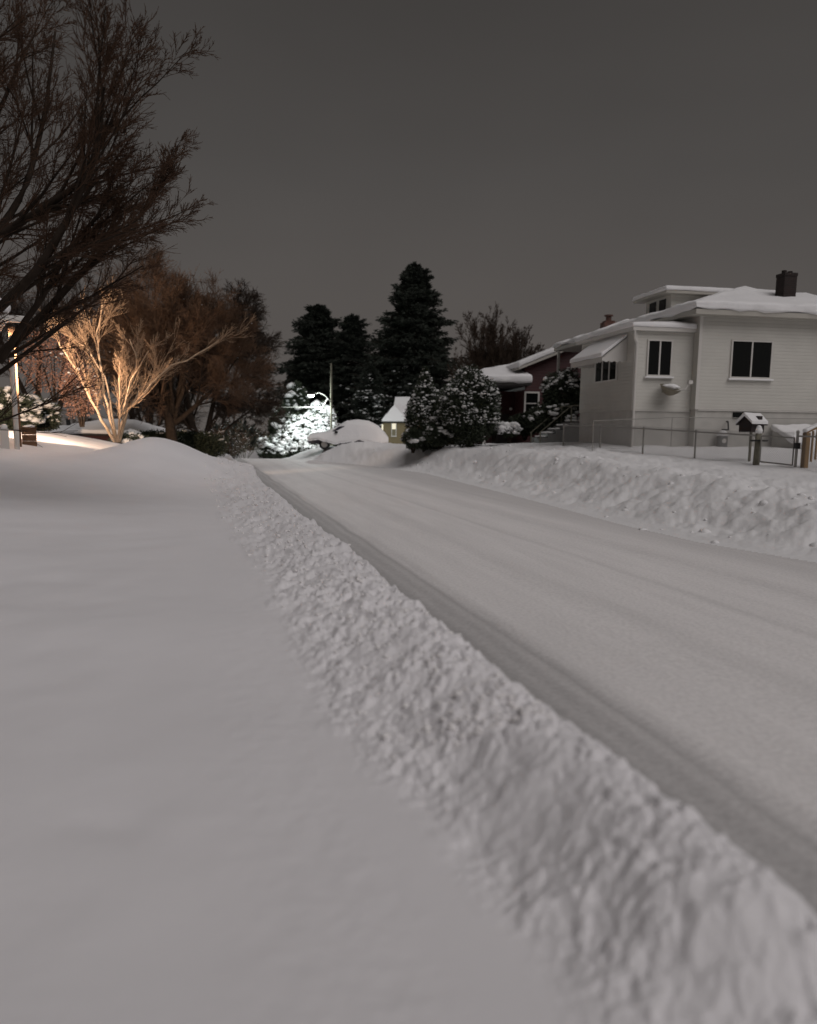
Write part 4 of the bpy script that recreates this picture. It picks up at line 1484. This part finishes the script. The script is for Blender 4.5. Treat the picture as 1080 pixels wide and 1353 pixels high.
def car():
    c = pt(460, 575, 52)
    root = empty('parked_car', (c.x, c.y, .62), R(4), 'parked car buried under a thick rounded blanket of snow by the roadside', 'car')
    # side profile (x to the right = rear), wheels at -1.45 and 1.35
    prof = [(-2.3, .35), (-2.35, .62), (-2.2, .86), (-1.2, .98), (-.55, 1.42), (.1, 1.50), (1.3, 1.46), (2.0, 1.10), (2.3, 1.0), (2.34, .5), (2.25, .32)]
    m_ = MB()
    m_.prism(prof, 'y', -.85, .85)
    m_.build('body', M['car_paint'], root, .06, 2)
    for x in (-1.45, 1.40):
        for y in (-.86, .86):
            m_ = MB()
            m_.bar((x, y - .1, .32), (x, y + .1, .32), .32, None, 18)
            wv = m_.build('wheel', M['rubber'], root, .03, 1)
            m_ = MB()
            sg = -1 if y < 0 else 1
            m_.bar((x, y + sg * .101, .32), (x, y + sg * .115, .32), .2, .18, 12)
            m_.build('rim', M['bumper_chrome'], wv)
    m_ = MB()
    m_.box(2.28, -.8, .38, 2.46, .8, .66)
    m_.build('bumper', M['car_trim'], root, .05, 2)
    m_ = MB()
    m_.box(-2.46, -.8, .36, -2.3, .8, .6)
    m_.build('bumper', M['car_trim'], root, .05, 2)
    for y in (-.8, .6):
        m_ = MB()
        m_.box(2.3, y, .78, 2.37, y + .2, .98)
        m_.build('tail_lamp', M['red_light'], root, .02, 1)
    m_ = MB()
    m_.box(-.82, -1.04, 1.0, -.62, -.86, 1.14)
    m_.build('side_mirror', M['black_plastic'], root, .03, 1)
    m_ = MB()
    m_.solid([(-.62, -.862, 1.0), (.98, -.862, 1.0), (1.02, -.862, 1.3), (-.4, -.862, 1.3)], [(0, 1, 2, 3)])
    m_.build('side_window', M['glass'], root)
    # blanket of snow: lofted over the body
    xs = np.linspace(-2.5, 2.5, 60)
    top = np.interp(xs, [-2.5, -2.3, -1.3, -.7, -.1, .6, 1.3, 1.9, 2.3, 2.5], [.70, .98, 1.14, 1.40, 1.78, 1.86, 1.80, 1.50, 1.10, .80])
    u = np.linspace(-1, 1, 30)
    U, Xg = np.meshgrid(u, xs)
    T = np.repeat(top[:, None], 30, 1)
    side = np.abs(U) ** 7
    low = .58 + .10 * np.sin(Xg * 2.3) + .14 * fbm(Xg * 2, U * 2, 3, 3)
    Zg = T * (1 - side) + (low) * side + .04 * fbm(Xg * 2.2, U * 1.5, 3, 5)
    Yg = U * 1.04
    V = np.stack([Xg, Yg, Zg], -1).reshape(-1, 3)
    Vb = V.copy()
    Vb[:, 2] -= .12
    n, k = 60, 30
    i, j = np.meshgrid(np.arange(n - 1), np.arange(k - 1), indexing='ij')
    F = np.stack([i * k + j, (i + 1) * k + j, (i + 1) * k + j + 1, i * k + j + 1], -1).reshape(-1, 4)
    np_mesh('snow_blanket', np.vstack([V, Vb]), np.vstack([F, F[:, ::-1] + len(V)]), M['snow'], root, smooth=True)
car()

def street_lamp():
    b = pt(438, 575, 64)
    gz = ground_z(b.x, b.y)
    root = empty('street_lamp', (b.x, b.y, gz), 0, 'wooden pole with a curved arm carrying the lit white street lamp', 'street lamp')
    top = pt(439, 480, 64).z - gz
    m_ = MB()
    m_.bar((0, 0, -.5), (0, 0, top), .10, .065, 10)
    m_.build('pole', M['old_post'], root)
    h = pt(413, 523, 64) 
    hx, hz = h.x - b.x, h.z - gz
    az = pt(438, 532, 64).z - gz
    m_ = MB()
    P_ = []
    for k in range(9):
        t = k / 8
        P_.append((hx * t, -.1 - .3 * t, az + (hz + .22 - az) * math.sin(min(1, t * 1.6) * math.pi / 2) - .12 * max(0, t - .7) / .3))
    m_.path(P_, .035, 6)
    m_.build('arm', M['galv'], root)
    m_ = MB()
    m_.box(hx - .30, -.55, hz + .02, hx + .22, -.28, hz + .14)
    hd = m_.build('lamp_head', M['galv'], root, .04, 2)
    m_ = MB()
    m_.ball((hx - .05, -.42, hz + .0), .17, 2, (1.4, .8, .6))
    m_.build('bulb', M['lamp_glow'], hd)
    a, c = pt(425, 540, 63.6), pt(433, 526, 63.6)
    m_ = MB()
    m_.bar((a.x - b.x, -.4, a.z - gz), (c.x - b.x, -.1, c.z - gz), .06, .04, 8)
    m_.build('brace', M['white_trim'], root)
    L = bpy.data.lights.new('street_light', 'POINT')
    L.energy = 1050
    L.color = (.88, 1.0, .97)
    L.shadow_soft_size = .15
    lo = bpy.data.objects.new('street_light', L)
    lo.location = (h.x - .05, h.y - .42, h.z - .25)
    col.objects.link(lo)
street_lamp()

def wires():
    for k, (ya, yb, lb, sag) in enumerate(((538, 523, 'upper overhead cable crossing from the lamp pole to the left', .25), (549, 541, 'lower fainter cable crossing from the lamp pole to the left', .3))):
        a, b = pt(438, ya, 64), pt(-40, yb, 66)
        root_pts = []
        for q in range(25):
            t = q / 24
            p = a.lerp(b, t)
            p.z -= sag * 4 * t * (1 - t)
            root_pts.append(p)
        m_ = MB()
        m_.path(root_pts, .038 if k == 0 else .024, 5)
        o = m_.build('overhead_wire', M['galv'])
        tag(o, lb, 'wire', 'overhead cables')
wires()

GL = 'evergreens heavy with snow below the street lamp'
def laden(px, py_top, py_base, wpx, Y, seed, label, n=300, sr=.30, name='snow_laden_evergreen', nl=2500):
    p = pt(px, py_base, Y)
    H = (pt(px, py_top, Y).z - p.z)
    r = wpx / 1083 * Y
    return bush(name, (p.x, p.y, p.z), r, r * .8, H, label, 'evergreen', GL, seed, nl, n, sr, ll=.3, snowm='snow_clean')
laden(424, 533, 600, 20, 68, 51, 'dazzling white snow laden evergreen directly under the street lamp', 900, .15)
laden(398, 548, 606, 22, 67, 52, 'bright snow laden evergreen in the middle of the slope down from the lamp', 900, .15, nl=3600)
laden(362, 577, 608, 20, 65.5, 53, 'lowest white snow laden evergreen at the road edge', 650, .14)
laden(383, 562, 608, 18, 66, 54, 'white snow laden evergreen second from the road edge', 650, .14)
laden(392, 508, 560, 14, 73, 55, 'dimmer taller evergreen dusted with snow behind the lit ones', 90, .22, nl=9000)
laden(372, 535, 600, 14, 72, 56, 'dark evergreen with few snow patches left of the lit ones', 60, .22, nl=9000)

# ------------------------------------------------------------------ left side
def big_left():
    GT = 'leafless trees'
    # large tree behind the small lit one
    b = ob(230, 588, 36)
    LVb = [(8, .72, 42, .28, .5, 7, .05, .03), (7, .78, 34, .12, .55, 6, .06, .02), (6, .85, 32, .1, .55, 5, .07, .01), (6, .85, 30, .1, .6, 3, .08, 0.0), (3, .9, 28, .1, .7, 2, .08, 0)]
    bare_tree('bare_tree', (b[0], b[1], b[2] - .6), 'large dark trunked bare tree with dense brown crown right of the lit one', 'tree', GT,
              [((-.06, 0, 1), 6.5, .26, (0, 0, 0)), ((.4, .1, 1), 4.8, .14, (0, 0, 1.6)), ((-.5, -.1, 1), 4.4, .14, (0, 0, 1.6)), ((.9, .1, .8), 4.0, .12, (0, 0, 1.5)), ((-.9, .1, .8), 3.6, .12, (0, 0, 1.5)), ((.15, .8, .9), 3.9, .12, (0, 0, 1.8)), ((.2, -.8, .9), 3.9, .12, (0, 0, 1.9)), ((.65, -.3, 1), 4.8, .12, (0, 0, 1.9))],
              LVb, 61, M['bark'], M['twig_brown'], 1, .0075, snow=50, snow_r=.03)
    b = ob(268, 600, 58)
    bare_tree('bare_tree', (b[0], b[1], b[2] - 1.5), 'tall dark bare tree fading behind, its crown edge nearest the street lamp', 'tree', GT,
              [((-.1, 0, 1), 9.3, .32, (0, 0, 0)), ((.3, .1, 1), 8.4, .22, (0, 0, 1.8)), ((-.4, 0, 1), 9.2, .22, (0, 0, 1.6)), ((.6, .1, .9), 7.0, .18, (0, 0, 2.4)), ((.9, .1, .7), 5.0, .15, (0, 0, 2.0))],
              [(8, .6, 42, .2, .55, 7, .06, .02)] + LVb[1:], 62, M['bark'], M['twig'], 1, .018)
    b = ob(185, 600, 62)
    bare_tree('bare_tree', (b[0], b[1], b[2] - 1.5), 'dark bare tree far behind the small lit tree', 'tree', GT,
              [((.1, 0, 1), 10, .3, (0, 0, 0)), ((-.4, .1, 1), 9, .2, (0, 0, 1.5))],
              [(9, .6, 42, .2, .55, 7, .08, .02)] + LVb[1:4], 63, M['bark'], M['twig'], 1, .014)
    b = ob(60, 600, 48)
    bare_tree('bare_tree', (b[0], b[1], b[2] - 1.0), 'dark bare tree behind the white downspout', 'tree', GT,
              [((.0, 0, 1), 9, .25, (0, 0, 0)), ((-.4, .1, 1), 8, .2, (0, 0, 1.5)), ((.45, .1, 1), 8, .2, (0, 0, 1.5))],
              [(9, .6, 42, .2, .55, 7, .08, .02)] + LVb[1:4], 64, M['bark'], M['twig'], 1, .012)
    # snow dusted thin shrubs by the crest
    LS = [(6, .6, 30, .2, .6, 5, .09, .03), (6, .5, 32, .15, .6, 4, .1, .02), (5, .5, 35, .15, .6, 3, .1, 0)]
    for k, (px, py, Y, s, lb) in enumerate(((297, 606, 44, 1.0, 'pale twiggy shrub with spreading snow dusted stems left of the road crest'),
                                            (262, 598, 42, .9, 'dark twiggy shrub right of the large dark trunk'),
                                            (322, 606, 62, 1.5, 'farther twiggy shrub above the road crest'))):
        b = ob(px, py, Y)
        tr = [((math.cos(a) * .75, math.sin(a) * .5, 1), 2.0 * s, .03, (0, 0, 0)) for a in np.arange(7) * .95 + k]
        bare_tree('bare_shrub', (b[0], b[1], b[2] - .5), lb, 'shrub', 'leafless shrubs by the crest', tr, LS, 70 + k, M['old_post'], M['twig_brown'], 1, .007, snow=120, snow_r=.025)
big_left()

def lit_tree():
    Y = 25
    base = pt(152, 584, Y)
    root = empty('ornamental_tree', base, 0, 'small multi stemmed bare tree lit warm by a floodlight', 'tree', 'leafless trees')
    rng = np.random.default_rng(90)
    stems = [  # photo pixels of each stem and its depth swing
        ([(152, 584), (136, 560), (119, 528), (104, 492), (86, 466), (78, 452)], .055, -.5),
        ([(154, 584), (147, 560), (138, 515), (131, 470), (130, 435), (136, 402)], .052, .5),
        ([(155, 584), (146, 540), (142, 505), (118, 462), (100, 450)], .04, .2),
        ([(156, 584), (158, 545), (157, 510), (158, 480)], .035, -.7),
        ([(157, 584), (163, 550), (170, 520), (182, 480), (172, 446)], .046, .7),
        ([(158, 584), (168, 545), (192, 515), (224, 484), (250, 474), (290, 450)], .046, -.2),
        ([(157, 584), (166, 548), (184, 516), (205, 495)], .035, .8),
        ([(156, 584), (162, 545), (172, 505), (196, 465)], .04, -.6),
    ]
    big, small = [], []
    for pts_, r, dz in stems:
        n = len(pts_)
        P = np.array([[*(pt(a, b_, Y + dz * (i / (n - 1)) * 2) - base)] for i, (a, b_) in enumerate(pts_)])
        # resample to 14 points with slight wiggle
        t = np.linspace(0, n - 1, 14)
        Q = np.stack([np.interp(t, np.arange(n), P[:, c]) for c in range(3)], 1)
        Q[2:] += rng.normal(0, .02, Q[2:].shape)
        L = np.array([np.linalg.norm(np.diff(Q, axis=0), axis=1).sum()])
        big.append(tubes(Q[None], rad_line(np.array([r * .88]), 14, .62), 7))
        D = np.gradient(Q, axis=0)
        D /= np.linalg.norm(D, axis=1)[:, None]
        PP, DD, LL, RR_ = Q[None], D[None], L, np.array([r])
        for q, (nc, ratio, ang, t0, rr, segs, wig, up) in enumerate([(9, .46, 24, .2, .42, 6, .05, .07), (7, .55, 24, .12, .5, 5, .07, .05), (6, .6, 26, .1, .7, 4, .08, .03)]):
            S, D2, LL, RR_ = spawn(PP, DD, LL, RR_, nc, ratio, ang, t0, rr, rng)
            RR_ = np.maximum(RR_, .0040)
            PP, DD = extend(S, D2, LL, segs, wig, up, rng)
            small.append(tubes(PP, np.maximum(rad_line(RR_, segs + 1, .7), .003), 4))
    V, F = merge(big)
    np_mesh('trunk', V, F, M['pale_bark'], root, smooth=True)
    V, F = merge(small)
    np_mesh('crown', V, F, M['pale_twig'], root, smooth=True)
lit_tree()

# shrub holding dry leaves left of the lit tree
bush('beech_shrub', ob(108, 552, 27.5), .62, .6, 1.75, 'small tree with dry pinkish leaves and snow glowing left of the lit trunk', 'tree', None, 95, 2600, 24, .05, leafm='dry_leaves', ll=.09)
bush('beech_shrub', ob(72, 520, 30), 1.1, .8, 2.2, 'loose reddish leafy crown between the downspout and the lit tree', 'tree', None, 96, 2600, 12, .05, leafm='dry_leaves', ll=.10)

def overhanging_tree():
    """big bare tree whose trunk stands left of the picture, limbs reaching over it"""
    Y = 12.0
    gx, gy = -8.1, 11.6
    base = Vector((gx, gy, ground_z(gx, gy) - .1))
    root = empty('bare_tree', base, 0, 'nearest bare tree whose long dark branches sweep in from the upper left', 'tree', 'leafless trees')
    rng = np.random.default_rng(101)
    T = [(gx, gy, base.z - .2), (gx - .05, gy, 1.5), (gx + .05, gy + .05, 2.3), (gx + .0, gy, 3.4), (gx - .1, gy + .1, 4.6), (gx + .1, gy, 6.5)]
    limbs = [
        ([(-190, 600), (-80, 540), (0, 478), (60, 424), (110, 372), (160, 325), (205, 275)], .095, 0.4),
        ([(-190, 560), (-90, 480), (0, 405), (60, 350), (100, 285), (130, 200), (140, 110)], .085, -.8),
        ([(-190, 500), (-100, 420), (-20, 330), (30, 250), (60, 150), (70, 40)], .085, .8),
        ([(-190, 480), (-60, 330), (50, 270), (105, 225), (140, 170), (155, 120)], .07, -.3),
        ([(-80, 540), (0, 490), (50, 455), (95, 418), (140, 380), (180, 335)], .04, 1.0),
        ([(-190, 620), (-60, 580), (0, 556), (40, 537), (70, 520), (95, 500), (115, 480)], .020, .7),
        ([(0, 478), (50, 400), (95, 330), (135, 285), (170, 235)], .05, -.5),
        ([(-190, 420), (-110, 240), (-50, 120), (0, 20)], .07, .2),
        ([(-190, 440), (-60, 260), (10, 130), (50, 40)], .06, 1.2),
    ]
    big, small = [], []
    P = np.array(T) - np.array(base)
    big.append(tubes(P[None], np.array([[.26, .20, .19, .17, .14, .10]]), 12))
    for pts_, r, dz in limbs:
        n = len(pts_)
        P = np.array([[*(pt(a, b_, 11.6 + dz * (i / (n - 1)) * 2) - base)] for i, (a, b_) in enumerate(pts_)])
        if pts_[0][0] == -190:
            P[0] = np.array([0, 0, max(1.2, P[0][2] - .5)])
        t = np.linspace(0, n - 1, 22)
        Q = np.stack([np.interp(t, np.arange(n), P[:, c]) for c in range(3)], 1)
        Q[1:] += np.cumsum(rng.normal(0, .014, Q[1:].shape), 0)
        for _ in range(2):
            Q[1:-1] = (Q[:-2] + Q[1:-1] * 2 + Q[2:]) / 4
        L = np.array([np.linalg.norm(np.diff(Q, axis=0), axis=1).sum()])
        big.append(tubes(Q[None], rad_line(np.array([r]), 22, .8), 8))
        D = np.gradient(Q, axis=0)
        D /= np.linalg.norm(D, axis=1)[:, None]
        PP, DD, LL, RR_ = Q[None], D[None], L, np.array([r])
        for q, (nc, ratio, ang, t0, rr, segs, wig, up) in enumerate([(15, .36, 24, .2, .5, 8, .05, .015), (9, .55, 25, .12, .55, 6, .06, .012), (7, .6, 28, .1, .65, 4, .07, .01), (4, .6, 28, .1, .7, 3, .08, .0)][:2 if r < .045 else 4]):
            S, D2, LL, RR_ = spawn(PP, DD, LL, RR_, nc, ratio, ang, t0, rr, rng)
            RR_ = np.maximum(RR_, .0042)
            PP, DD = extend(S, D2, LL, segs, wig, up, rng)
            (big if q == 0 else small).append(tubes(PP, np.maximum(rad_line(RR_, segs + 1, .75), .0028), 6 if q == 0 else 4 if q < 2 else 3))
    V, F = merge(big)
    np_mesh('trunk', V, F, M['bark'], root, smooth=True)
    V, F = merge(small)
    np_mesh('crown', V, F, M['near_twig'], root, smooth=True)
overhanging_tree()

def lit_house():
    o = pt(-60, 590, 18.5)
    gz = 1.2
    root = empty('brick_house', (o.x, o.y, gz), R(30), 'corner of a floodlit brick house with snowy roof edge at the far left', 'house')
    def L(px, py, Y):
        p = pt(px, py, Y)
        v = Matrix.Rotation(-R(30), 3, 'Z') @ (p - Vector((o.x, o.y, gz)))
        return v
    e = L(12, 422, 17.6)
    ze = e.z
    m_ = MB()
    m_.box(-7, e.y + .7, -1, e.x - 1.15, 6, ze)
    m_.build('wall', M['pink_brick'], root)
    m_ = MB()
    m_.box(-7.5, e.y + .05, ze + .002, e.x, 6.4, ze + .14)
    rf = m_.build('roof', M['white_trim'], root)
    hw = 4.2
    z = ze + .143
    P_ = [(-7.5, e.y, z), (e.x + .04, e.y, z), (e.x + .04, 6.4, z), (-7.5, 6.4, z), (-7.5, e.y, z + .25), (e.x + .04, e.y, z + .22), (e.x + .04, 6.4, z + .22), (-7.5, 6.4, z + .25),
          (e.x - 3.0, 2.9, z + 2.3), (-7.5, 2.9, z + 2.3)]
    snow_solid('roof_snow', P_, [(3, 2, 1, 0), (0, 1, 5, 4), (1, 2, 6, 5), (2, 3, 7, 6), (3, 0, 4, 9, 7), (4, 5, 8, 9), (5, 6, 8), (6, 7, 9, 8)], rf, .1, .03, .4, 41)
    # gutter end, elbow and downspout
    g0 = L(38, 430, 19.6)
    m_ = MB()
    m_.box(g0.x - 1.6, g0.y - .10, g0.z + .05, g0.x, g0.y + .10, g0.z + .20)
    m_.build('gutter', M['white_trim'], root, .03, 2)
    m_ = MB()
    a1, a2, a3, a4 = L(36, 430, 19.6), L(33, 437, 19.6), L(14, 447, 19.6), L(22, 596, 19.6)
    m_.path([a1, a2, a3, (a3.x + .0, a3.y, a4.z)], .06, 8)
    m_.build('downspout', M['white_trim'], root)
    q = L(25, 596, 20.3)
    m_ = MB()
    m_.box(q.x - .07, q.y - .07, q.z - .4, q.x + .07, q.y + .07, g0.z + .05)
    m_.build('porch_post', M['brown_wood'], root)
    # porch floodlight: a hooded lamp under the roof corner just outside the picture
    f = L(-55, 460, 18.2)
    m_ = MB()
    m_.bar((f.x, f.y - .15, f.z), (f.x, f.y + .12, f.z - .06), .07, .13, 12)
    m_.bar((f.x - .3, f.y, f.z + .04), (f.x, f.y - .1, f.z), .025)
    fl = m_.build('floodlight', M['white_trim'], root)
    m_ = MB()
    m_.ball((f.x, f.y + .13, f.z - .06), .09, 2, (1, .4, 1))
    m_.build('bulb', M['warm_glow'], fl)
    S = bpy.data.lights.new('porch_flood', 'SPOT')
    S.energy = 7500
    S.color = (1.0, .71, .50)
    S.spot_size = R(58)
    S.spot_blend = .35
    S.shadow_soft_size = .1
    so_ = bpy.data.objects.new('porch_flood', S)
    w = root.matrix_basis @ Vector((f.x, f.y + .25, f.z - .08))
    so_.location = (o.x + (math.cos(R(30)) * f.x - math.sin(R(30)) * (f.y + .3)), o.y + (math.sin(R(30)) * f.x + math.cos(R(30)) * (f.y + .3)), gz + f.z - .1)
    d = Vector((-0.9, 9, -0.25))
    so_.rotation_euler = (-d).to_track_quat('Z', 'Y').to_euler()
    col.objects.link(so_)
    # white porch rail with snow on it
    p = pt(7, 596, 19.3)
    r2 = empty('porch_railing', (p.x, p.y, p.z), R(30), 'short white porch railing capped with snow at the left edge', 'railing')
    m_ = MB()
    m_.box(-.09, -.07, -.4, .09, .07, .52)
    m_.build('post', M['white_trim'], r2)
    m_ = MB()
    m_.box(-1.5, -.04, .40, -.092, .04, .47)
    m_.box(-1.5, -.04, .08, -.092, .04, .14)
    m_.build('rail', M['white_trim'], r2)
    for k in range(7):
        m_ = MB()
        m_.box(-.3 - k * .18, -.02, .141, -.26 - k * .18, .02, .399)
        m_.build('baluster', M['white_trim'], r2)
    v, f = blobs([(0, 0, .56)] + [(-.2 - .16 * k, 0, .50) for k in range(8)], .1, np.random.default_rng(3), 2, .6, .05)
    np_mesh('snow', v, f, M['snow_clean'], r2, smooth=True)
    p = pt(39, 583, 21)
    r3 = empty('planter_box', (p.x, p.y, p.z - .05), R(25), 'brown wooden planter box standing in the floodlit snow', 'planter')
    m_ = MB()
    w_ = .17
    for k in range(3):
        z0 = -.1 + k * .16
        m_.box(-w_, -w_, z0, w_, w_, z0 + .152)
    m_.build('box', M['brown_wood'], r3, .01, 1)
    m_ = MB()
    m_.box(-w_ - .02, -w_ - .02, .373, w_ + .02, w_ + .02, .40)
    m_.build('rim', M['brown_wood'], r3)
    v, f = blobs([(0, 0, .41), (.05, .05, .43)], .13, np.random.default_rng(4), 2, .3, .05)
    np_mesh('snow', v, f, M['snow_clean'], r3, smooth=True)
lit_house()

def far_garage():
    p = pt(58, 583, 38)
    q = pt(172, 583, 38)
    root = empty('garage', (p.x, p.y, p.z - 1.2), R(-2), 'low dark garage under a broad snow covered roof behind the lit tree', 'garage')
    w = q.x - p.x
    g = pt(60, 575, 38).z - (p.z - 1.2)
    t = pt(110, 553, 41).z - (p.z - 1.2)
    m_ = MB()
    m_.box(.15, .1, -1, w - .15, 6, g)
    m_.build('wall', M['red_siding'], root)
    m_ = MB()
    m_.box(0, -.1, g + .002, w, 6.2, g + .08)
    rf = m_.build('roof', M['shingle'], root)
    z = g + .083
    P_ = [(-.05, -.15, z), (w + .05, -.15, z), (w + .05, 6.2, z), (-.05, 6.2, z), (-.05, -.15, z + .2), (w + .05, -.15, z + .2), (w + .05, 6.2, z + .2), (-.05, 6.2, z + .2), (w * .40, 3, t), (w * .8, 3, t)]
    snow_solid('roof_snow', P_, [(3, 2, 1, 0), (0, 1, 5, 4), (1, 2, 6, 5), (2, 3, 7, 6), (3, 0, 4, 7), (4, 5, 9, 8), (5, 6, 9), (6, 7, 8, 9), (7, 4, 8)], rf, .08, .03, .4, 43)
    v = pt(90, 566, 39)
    m_ = MB()
    m_.bar((v.x - p.x, 1, g), (v.x - p.x, 1, g + .75), .1, None, 8)
    m_.build('vent_pipe', M['dark_metal'], rf)
far_garage()

GS = 'snow covered shrubs behind the downspout'
bush('snowy_shrub', ob(10, 572, 30), 1.1, .9, 1.5, 'broad snow covered shrub at the left edge behind the downspout', 'shrub', GS, 111, 7000, 130, .12)
bush('snowy_shrub', ob(48, 572, 32), .9, .8, 1.35, 'snow covered shrub between the downspout and the garage roof', 'shrub', GS, 112, 6000, 110, .12)
bush('snowy_shrub', ob(172, 600, 33), .8, .7, .8, 'low snow topped shrub right behind the base of the lit tree', 'shrub', None, 113, 3000, 30, .14, low=.7)
bush('dark_hedge', ob(250, 606, 40), 1.9, 1.2, 1.3, 'low dark hedge behind the snow ridge right of the large trunk', 'hedge', None, 114, 9000, 30, .12, low=.6)
bush('dark_hedge', ob(205, 604, 38), 1.4, 1.0, 1.2, 'low dark hedge left of the large trunk', 'hedge', None, 115, 7000, 12, .12, low=.6)

def yard_lights():
    for px, py, Y, r, lb in ((242, 570, 70, .13, 'brighter far lamp glowing warm behind the hedge'), (280, 582, 72, .07, 'fainter far lamp glowing right of the brighter one')):
        p = pt(px, py, Y)
        root = empty('yard_lamp', (p.x, p.y, p.z - 2.2), 0, lb, 'lamp', 'distant lit yard lamps')
        m_ = MB()
        m_.bar((0, 0, -1.5), (0, 0, 2.1), .04)
        m_.build('pole', M['dark_metal'], root)
        m_ = MB()
        m_.ball((0, 0, 2.2), r, 2)
        m_.build('bulb', M['warm_glow'], root)
        m_ = MB()
        m_.bar((0, 0, 2.2 + r * .9), (0, 0, 2.2 + r * 1.5), r * 1.2, r * .3, 8)
        m_.build('lamp_cap', M['dark_metal'], root)
yard_lights()

def far_woods():
    """woods closing the view beyond the street"""
    rng = np.random.default_rng(200)
    parts = []
    n = 150
    ang = np.radians(np.linspace(-46, 46, n) + rng.normal(0, .2, n))
    D = 150 + rng.uniform(-15, 40, n)
    S = np.stack([np.sin(ang) * D, np.cos(ang) * D, np.full(n, -4.5)], 1)
    H = rng.uniform(5, 9.5, n) + 1.5 * np.sin(ang * 30)
    Dr = rng.normal(0, .06, (n, 3)) + [0, 0, 1]
    P, Ds = extend(S, Dr, H, 6, .03, 0, rng)
    R0 = np.full(n, .18)
    parts.append(tubes(P, rad_line(R0, 7, .7), 5))
    L = H
    for nc, ratio, ang_, t0, rr, segs, wig, up in [(16, .42, 45, .15, .5, 4, .08, .03), (8, .5, 38, .15, .6, 3, .1, .02), (6, .5, 38, .1, .8, 2, .1, 0)]:
        S, D2, L, R0 = spawn(P, Ds, L, R0, nc, ratio, ang_, t0, rr, rng)
        R0 = np.maximum(R0, .03)
        P, Ds = extend(S, D2, L, segs, wig, up, rng)
        parts.append(tubes(P, np.maximum(rad_line(R0, segs + 1, .6), .018), 3))
    V, F = merge(parts)
    o = np_mesh('distant_woods', V, F, M['twig'])
    tag(o, 'dim leafless woods closing the view beyond the street', 'woods', kind='stuff')
    n = 60000
    a = np.radians(rng.uniform(-46, 46, n))
    D = rng.uniform(118, 150, n)
    hgt = (2.2 + 1.6 * np.sin(a * 23) + 1.0 * np.sin(a * 57 + 1)) 
    z = -4.5 + rng.random(n) * (hgt + 3.0)
    C = np.stack([np.sin(a) * D, np.cos(a) * D, z], 1)
    V, F = blades(C, rng.normal(0, 1, (n, 3)), 1.1 * rng.uniform(.5, 1.2, n), .45, rng)
    o = np_mesh('undergrowth', V, F, M['needles'])
    tag(o, 'dark evergreen undergrowth at the foot of the far woods', 'undergrowth', kind='stuff')
far_woods()
